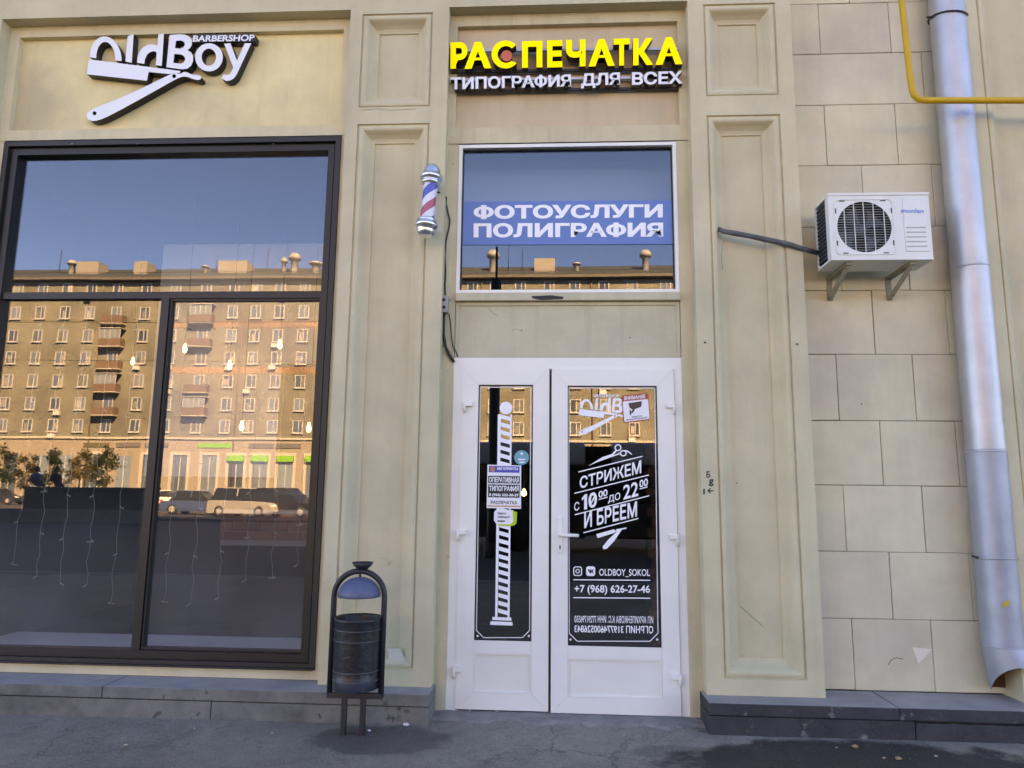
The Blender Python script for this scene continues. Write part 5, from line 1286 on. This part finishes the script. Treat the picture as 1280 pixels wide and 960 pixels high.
# articulated bus passing behind the camera
YBUS = -14.5
def busx(px): return atm(px, 600, YBUS).x
ztb = atm(700, 553, YBUS).z
BUS = empty('city_bus', (busx(700), YBUS, -.13)); tag(BUS, 'dark windowed articulated bus mirrored in the door panes', 'bus')
bpaint = mat('bus_paint', (.50, .58, .70), .35); bglass = mat('bus_glass', (.008, .009, .011), .12)
xj = busx(748)
for xa1, xb1 in ((busx(560), xj-.35), (xj+.35, xj+9.2)):
    box('body', xa1, xb1, YBUS-2.5, YBUS, .22, 1.12, mat('bus_lower', (.035, .038, .045), .4), BUS, bevel=.06)
    box('window_band', xa1+.02, xb1-.02, YBUS-2.48, YBUS-.012, 1.121, ztb-.60, bglass, BUS)
    box('roof_cove', xa1, xb1, YBUS-2.5, YBUS, ztb-.60, ztb, bpaint, BUS, bevel=.10)
    x = xa1+.1
    while x < xb1-.3:
        box('window_pillar', x, x+.05, YBUS-.011, YBUS-.002, 1.122, ztb-.602, BLACK, BUS); x += 1.35
    for xx in (xa1+1.6, xb1-1.8):
        lathe('wheel', [(.0, -.02), (.28, -.02), (.3, .0), (.46, .0), (.48, .05), (.48, .25), (.0, .27)], MATS['tyre'], BUS, Vector((0, -1, 0)), (xx, YBUS+.02, .35), 24)
for k_ in range(6): box('bellows_fold', xj-.348+k_*.116, xj-.25+k_*.116, YBUS-2.4, YBUS-.10+(.03 if k_ % 2 else 0), .3, ztb-.1, ACB, BUS)
# dark post with a thin mast by the kerb
YPST = -12.5
LP = empty('lamp_post', (atm(618, 520, YPST).x, YPST, -.13)); tag(LP, 'dark street post mirrored in the left door pane', 'post')
xp = LP.location.x; zp = atm(622, 352, YPST).z
tube('shaft', [(xp, YPST, -.13), (xp, YPST, .5), (xp, YPST, zp)], [.17, .13, .125], IRON, LP, seg=16)
tube('mast', [(xp, YPST, zp), (xp, YPST, zp+.9)], .03, IRON, LP, seg=8)
lathe('base_collar', [(.22, -.13), (.22, .15), (.17, .22)], IRON, LP, None, (xp, YPST, 0), 16)
# overhead wires of the avenue
for i, (y0_, za) in enumerate(((-11, 6.2), (-20, 7.4), (-30, 7.8))):
    pts = [(-60+12*j, y0_, za+.35*((j-5)/5)**2) for j in range(11)]
    o = tube('overhead_wire', pts, .012, CABLE, seg=5); tag(o, ('nearest', 'middle', 'farthest')[i]+' overhead wire of the avenue, mirrored across the sky', 'wire', 'overhead wires')

# grit gathered along the plinth
vs, fs = [], []; rg = random.Random(5)
for i in range(1400):
    x = rg.uniform(-3.6, 3.2); y_ = YP-abs(rg.gauss(0, .10))-.004
    if -.66 < x < .90: y_ = .06-abs(rg.gauss(0, .16))
    if rg.random() < .22: y_ = rg.uniform(-1.1, YP-.01)
    r = rg.uniform(.0012, .0036); k_ = len(vs); c = Vector((x, y_, .006*sin(x*1.7+.4)*sin(y_*2.3)-.004+r*.4)); an = rg.uniform(0, 6.28)
    vs += [c+Vector((cos(an+j*2.09)*r*rg.uniform(.7, 1.3), sin(an+j*2.09)*r*rg.uniform(.7, 1.3), -r*.5)) for j in range(3)]+[c+Vector((0, 0, r*.7))]
    fs += [(k_, k_+1, k_+3), (k_+1, k_+2, k_+3), (k_+2, k_, k_+3)]
gt = mesh('grit', vs, fs, mat('grit_grey', (.30, .27, .23), .9, var=.5, scale=40)); tag(gt, 'fine grit scattered on the asphalt along the foot of the wall', 'grit', kind='stuff')
# hairline cracks in the plaster
CRK = mat('crack_dark', (.12, .10, .07), .9)
for pts, Y, par in ((((1002, 690), (1000, 712), (1003, 730), (1001, 752)), YW-.0035, bw), (((925, 758), (936, 768), (946, 776), (953, 783)), .0785, PR), (((905, 300), (901, 320), (904, 338)), -.0006, PR), (((610, 385), (616, 391), (622, 395)), .1172, B), (((640, 413), (646, 411), (652, 414)), .1172, B), (((452, 138), (470, 136), (490, 138), (520, 136)), -.0006, PL), (((445, 420), (443, 440), (446, 455)), .0785, PL)):
    tube('plaster_crack', [at(px+random.uniform(-.6, .6), py, Y) for px, py in pts], .0012, CRK, par, seg=4)
for px, py in ((788, 422), (652, 413), (1077, 505), (921, 604), (563, 375), (566, 205)):
    Y = {788: .1172, 652: .1172, 1077: YW-.003, 921: .079, 563: .0992, 566: .0992}[px]
    tube('nail_hole', [at(px, py, Y), at(px, py, Y+.004)], .005, CRK, B, seg=7)
